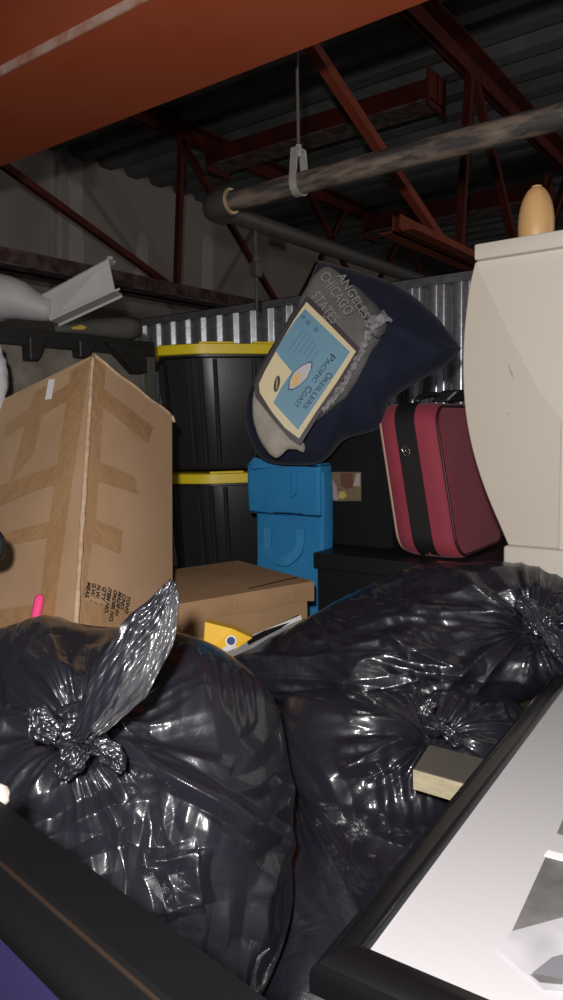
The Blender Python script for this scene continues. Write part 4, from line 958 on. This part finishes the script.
fold(t, [(84, 745), (72, 760), (62, 775)], .80, [.010, .018, .008], name='knot_fold', seed=14, m='bag', amp=.004)
fold(t, [(95, 742), (112, 752), (122, 770)], .795, [.010, .014, .006], name='knot_fold', seed=17, m='bag', amp=.004)

# wooden block on the bags
q0 = P(413, 789, 1.0)
t = thing('wood_block', 'pale sawn end of a wooden block wedged between bag and white picture frame', 'wood block', q0)
h_ = 21 / 725 * 1.0; wv = Vec((.004, -.082, -.002)); lv = Vec((.078, .012, .003)); upb = Vec((-.003, .0, 1)) * h_
bm = bmn(); obox(bm, q0, wv, lv, upb); bevel(bm, .0015, 1); obj('block_body', bm, M['pine_dark'], t)
bm = bmn(); obox(bm, q0 - Vec((.0012, 0, 0)) + wv * .01 + upb * .02, wv * .98, Vec((.0012, 0, 0)), upb * .96); obj('sawn_end', bm, M['pine'], t, label='pale sawn end grain')

# ================================================================ PICTURE FRAME LYING FLAT (right)
FZ = 1.45
cn = PZ(309, 968, FZ); cn2 = PZ(561, 664, FZ)
fx_ = (cn2 - cn); fx_.z = 0; fx_.normalize(); fy = Vec((fx_.y, -fx_.x, 0))
FW, FH_, TH2 = .93, .64, .030
t = thing('picture_frame', 'black framed white-matted photo collage lying flat in the lower right', 'picture frame', cn - Vec((0, 0, .022)))
def rail_bm(o, d, s_, Ln, w, h, mit0=0, mit1=0):
    """bullnose moulding: o outer edge start, d along, s_ inward"""
    pr_ = [(0, -.022), (0, -.004), (.0025, .001), (.006, .0025), (.008, .001), (.010, .003), (w * .45, h), (w * .75, h * .9), (w - .003, h * .45), (w, -.002), (w, -.022)]
    bm = bmn(); a_ = [bm.verts.new(o + s_ * u + Vec((0, 0, v)) + d * (u * mit0)) for u, v in pr_]; b2 = [bm.verts.new(o + d * Ln + s_ * u + Vec((0, 0, v)) - d * (u * mit1)) for u, v in pr_]
    n_ = len(pr_); bm.faces.new(a_); bm.faces.new(b2[::-1])
    for i in range(n_): bm.faces.new((a_[i], b2[i], b2[(i + 1) % n_], a_[(i + 1) % n_]))
    return bm
for (o_, d_, s_, Ln, w_) in ((cn, fx_, fy, FW, TH2), (cn, fy, fx_, FH_, .046), (cn + fy * FH_, fx_, -fy, FW, TH2), (cn + fx_ * FW, fy, -fx_, FH_, .046)):
    k1 = .046 / TH2 if w_ == TH2 else TH2 / .046
    obj('frame_rail', rail_bm(o_, d_, s_, Ln, w_, .007, k1, k1), M['bframe'], t, autosmooth=35)
bm = bmn(); obox(bm, cn + fx_ * .04 + fy * .028 - Vec((0, 0, .010)), fx_ * (FW - .08), fy * (FH_ - .056), Vec((0, 0, .004))); mb = obj('mat_board', bm, M['matboard'], t)
ZM = FZ - .0055
bm = bmn(); obox(bm, cn + fx_ * .02 + fy * .02 - Vec((0, 0, .022)), fx_ * (FW - .04), fy * (FH_ - .04), Vec((0, 0, .010))); obj('backing', bm, M['card'], t)
def onmat(pxs, dz, th, name, m, parent):
    bm = bmn(); prism(bm, [PZ(a_, b2, ZM + dz) for a_, b2 in pxs], (0, 0, -th)); return obj(name, bm, m, parent)
ph = onmat([(546, 856), (640, 880), (640, 990), (512, 931)], .001, .0012, 'photo_print', M['photo_dark'], mb)
ph2 = onmat([(512, 931), (560, 918), (640, 900), (640, 1000), (545, 990), (497, 949)], .0016, .0012, 'photo_print', M['photo_light'], mb)
onmat([(532, 973), (552, 957), (640, 935), (640, 945), (585, 978), (560, 984)], .0022, .0006, 'photo_shape', M['photo_mid'], ph2)
onmat([(530, 974), (543, 975), (562, 979), (562, 984), (540, 982)], .0024, .0006, 'photo_shape', M['photo_dark'], ph2)
onmat([(557, 833), (571, 800), (680, 830), (650, 860)], .001, .0012, 'photo_print', M['photo_dark'], mb)
onmat([(544, 855), (548, 850), (640, 873), (640, 880), (546, 856)], .0022, .001, 'mat_bevel', M['matbevel'], mb)

# ================================================================ UPRIGHT BLACK FRAMED PANEL (lower left)
RZ = 1.60
ra = PZ(0, 801, RZ); rb = PZ(268, 1000, RZ); rd = rb - ra; rd.z = 0; rd.normalize()
rc = PZ(0, 925, RZ)
rs = Vec((rd.y, -rd.x, 0)); 
if rs.dot(EYE - ra) < 0: rs = -rs
st = ra - rd * .12; LnR = .72
t = thing('framed_poster', 'upright violet-blue picture in a thick black frame at the lower left corner', 'picture frame', (st + rd * LnR / 2) * Vec((1, 1, 0)) if False else Vec(((st + rd * LnR / 2).x, (st + rd * LnR / 2).y, 0)))
def prof_rail(o, d, s_, Ln, pr_, up=Vec((0, 0, 1))):
    bm = bmn(); a_ = [bm.verts.new(o + s_ * u + up * v) for u, v in pr_]; b2 = [bm.verts.new(o + d * Ln + s_ * u + up * v) for u, v in pr_]
    n_ = len(pr_); bm.faces.new(a_); bm.faces.new(b2[::-1])
    for i in range(n_): bm.faces.new((a_[i], b2[i], b2[(i + 1) % n_], a_[(i + 1) % n_]))
    return bm
top_rail = prof_rail(st, rd, rs, LnR, [(0, -.03), (0, 0), (.034, 0), (.038, -.004), (.041, -.010), (.047, -.011), (.053, -.015), (.057, -.022), (.057, -.030), (.053, -.036), (.044, -.040), (.03, -.040), (.03, -.03)])
obj('frame_rail', top_rail, M['rail'], t, autosmooth=35)
bm = bmn(); tube(bm, [st + rs * .0372 + Vec((0, 0, -.0028)), st + rs * .0372 + rd * LnR + Vec((0, 0, -.0035))], .0016, 8); obj('edge_highlight', bm, M['bronze'], t, label='thin bronze-toned edge highlight')  # brownish highlight on the rail's edge, put in as a bronze-coloured tube
for e in (0, LnR - .06):
    bm = bmn(); obox(bm, st + rd * e + rs * .005, rd * .06, rs * .055, Vec((0, 0, -1.54))); 
    for v in bm.verts: v.co.z -= .06
    bevel(bm, .008, 2); obj('frame_stile', bm, M['rail'], t)
bm = bmn(); obox(bm, st + rd * .06 + rs * .02 - Vec((0, 0, .035)), rd * (LnR - .12), rs * .027, Vec((0, 0, -1.505))); pic = obj('picture', bm, M['purple'], t)
bm = bmn(); obox(bm, st + rd * .06 + rs * .005 - Vec((0, 0, 1.54)), rd * (LnR - .12), rs * .055, Vec((0, 0, -.06))); obj('frame_rail', bm, M['rail'], t)
q_ = PPL(8, 990, st + rs * .05, rs)
# small white foam piece
q_ = P(0, 797, .60)
t = thing('foam_scrap', 'small white foam scrap at the left edge above the black frame', 'foam scrap', q_)
bm = bmn(); bmesh.ops.create_icosphere(bm, subdivisions=3, radius=1)
for v in bm.verts: v.co = q_ + (RGT * v.co.x * .0085 + UPV * v.co.y * .0105 + FWD * v.co.z * .008) * (1 + .25 * noise.noise(v.co * 2.5)) - RGT * .001
obj('foam_body', bm, M['foam'], t, smooth=True)

# ================================================================ small things at the left edge
t = thing('plastic_sack', 'white crinkled plastic sack at the left edge beside the leaning carton', 'plastic sack', P(-20, 440, 1.62))
inflate('sack_body', [(-50, 350), (-20, 335), (0, 348), (6, 375), (5, 410), (0, 432), (-25, 445), (-55, 430), (-65, 390)], (-28, 392), lambda x_, y_: 1.62, .04, .04, M['film'], t, nr=20, per=8,
        disp=lambda x_, y_, r_, p: .006 * ridged(p * 25))
t = thing('rubber_cap', 'black rubber cap at the left edge in front of the leaning carton', 'rubber cap', P(-5, 560, 1.12))
inflate('cap_body', [(-20, 530), (-5, 528), (4, 536), (6, 548), (3, 558), (-6, 563), (-20, 560)], (-8, 546), lambda x_, y_: 1.12, .02, .02, M['band'], t, nr=10, per=6)

# ================================================================ what carries the pile (hidden in the photograph)
def stack(x0, y0, x1, y1, top, where, rot=0, n=2):
    for k in range(n):
        carton('stacked_carton', ['lower', 'upper', 'topmost'][k] + ' plain brown carton carrying ' + where, (x0, y0, top * k / n), (x1, y1, top * (k + 1) / n - .0015), rot)
stack(1.14, .98, 1.42, 1.24, 1.443, 'the flat brown box', -.35)
stack(1.60, .56, 2.0, 1.00, 1.378, 'the glossy black box under the suitcase')
stack(1.602, 1.05, 1.74, 1.26, 1.376, 'the blue shopping bag')
stack(.56, -.28, 1.30, .24, 1.425, 'the black framed photo collage')
stack(.66, .42, 1.04, .72, 1.06, 'the smooth taut garbage bag', 0)

# ================================================================ LIGHT, WORLD, CAMERA
ld = bpy.data.lights.new('camera_flash', 'POINT'); ld.energy = 88; ld.color = (1, .96, .93); ld.shadow_soft_size = .022
lo = bpy.data.objects.new('camera_flash', ld); COL.objects.link(lo); lo.location = EYE - FWD * .10 - RGT * .045 + UPV * .10
ld = bpy.data.lights.new('added_fill_lamp', 'POINT'); ld.energy = 120; ld.color = (1, .95, .88); ld.shadow_soft_size = .2  # unseen lamp, added to brighten the roof deck and far drywall
lo = bpy.data.objects.new('added_fill_lamp', ld); COL.objects.link(lo); lo.location = (4.6, -3.2, 2.75)
w = bpy.data.worlds.new('World'); SC.world = w; w.use_nodes = True
w.node_tree.nodes['Background'].inputs['Color'].default_value = (.75, .85, 1, 1); w.node_tree.nodes['Background'].inputs['Strength'].default_value = .10
cd = bpy.data.cameras.new('camera'); cd.sensor_fit = 'VERTICAL'; cd.sensor_height = 36; cd.lens = F / 1000 * 36; cd.clip_start = .02; cd.clip_end = 60
cam = bpy.data.objects.new('camera', cd); COL.objects.link(cam)
Mx = Matrix((( B.x, B.y, B.z, EYE.x), (A.x, A.y, A.z, EYE.y), (Z.x, Z.y, Z.z, EYE.z), (0, 0, 0, 1)))
cam.matrix_world = Mx
SC.camera = cam
SC.view_settings.view_transform = 'Standard'; SC.view_settings.look = 'None'; SC.view_settings.gamma = 1
SC.view_settings.use_curve_mapping = False; SC.view_settings.exposure = 0
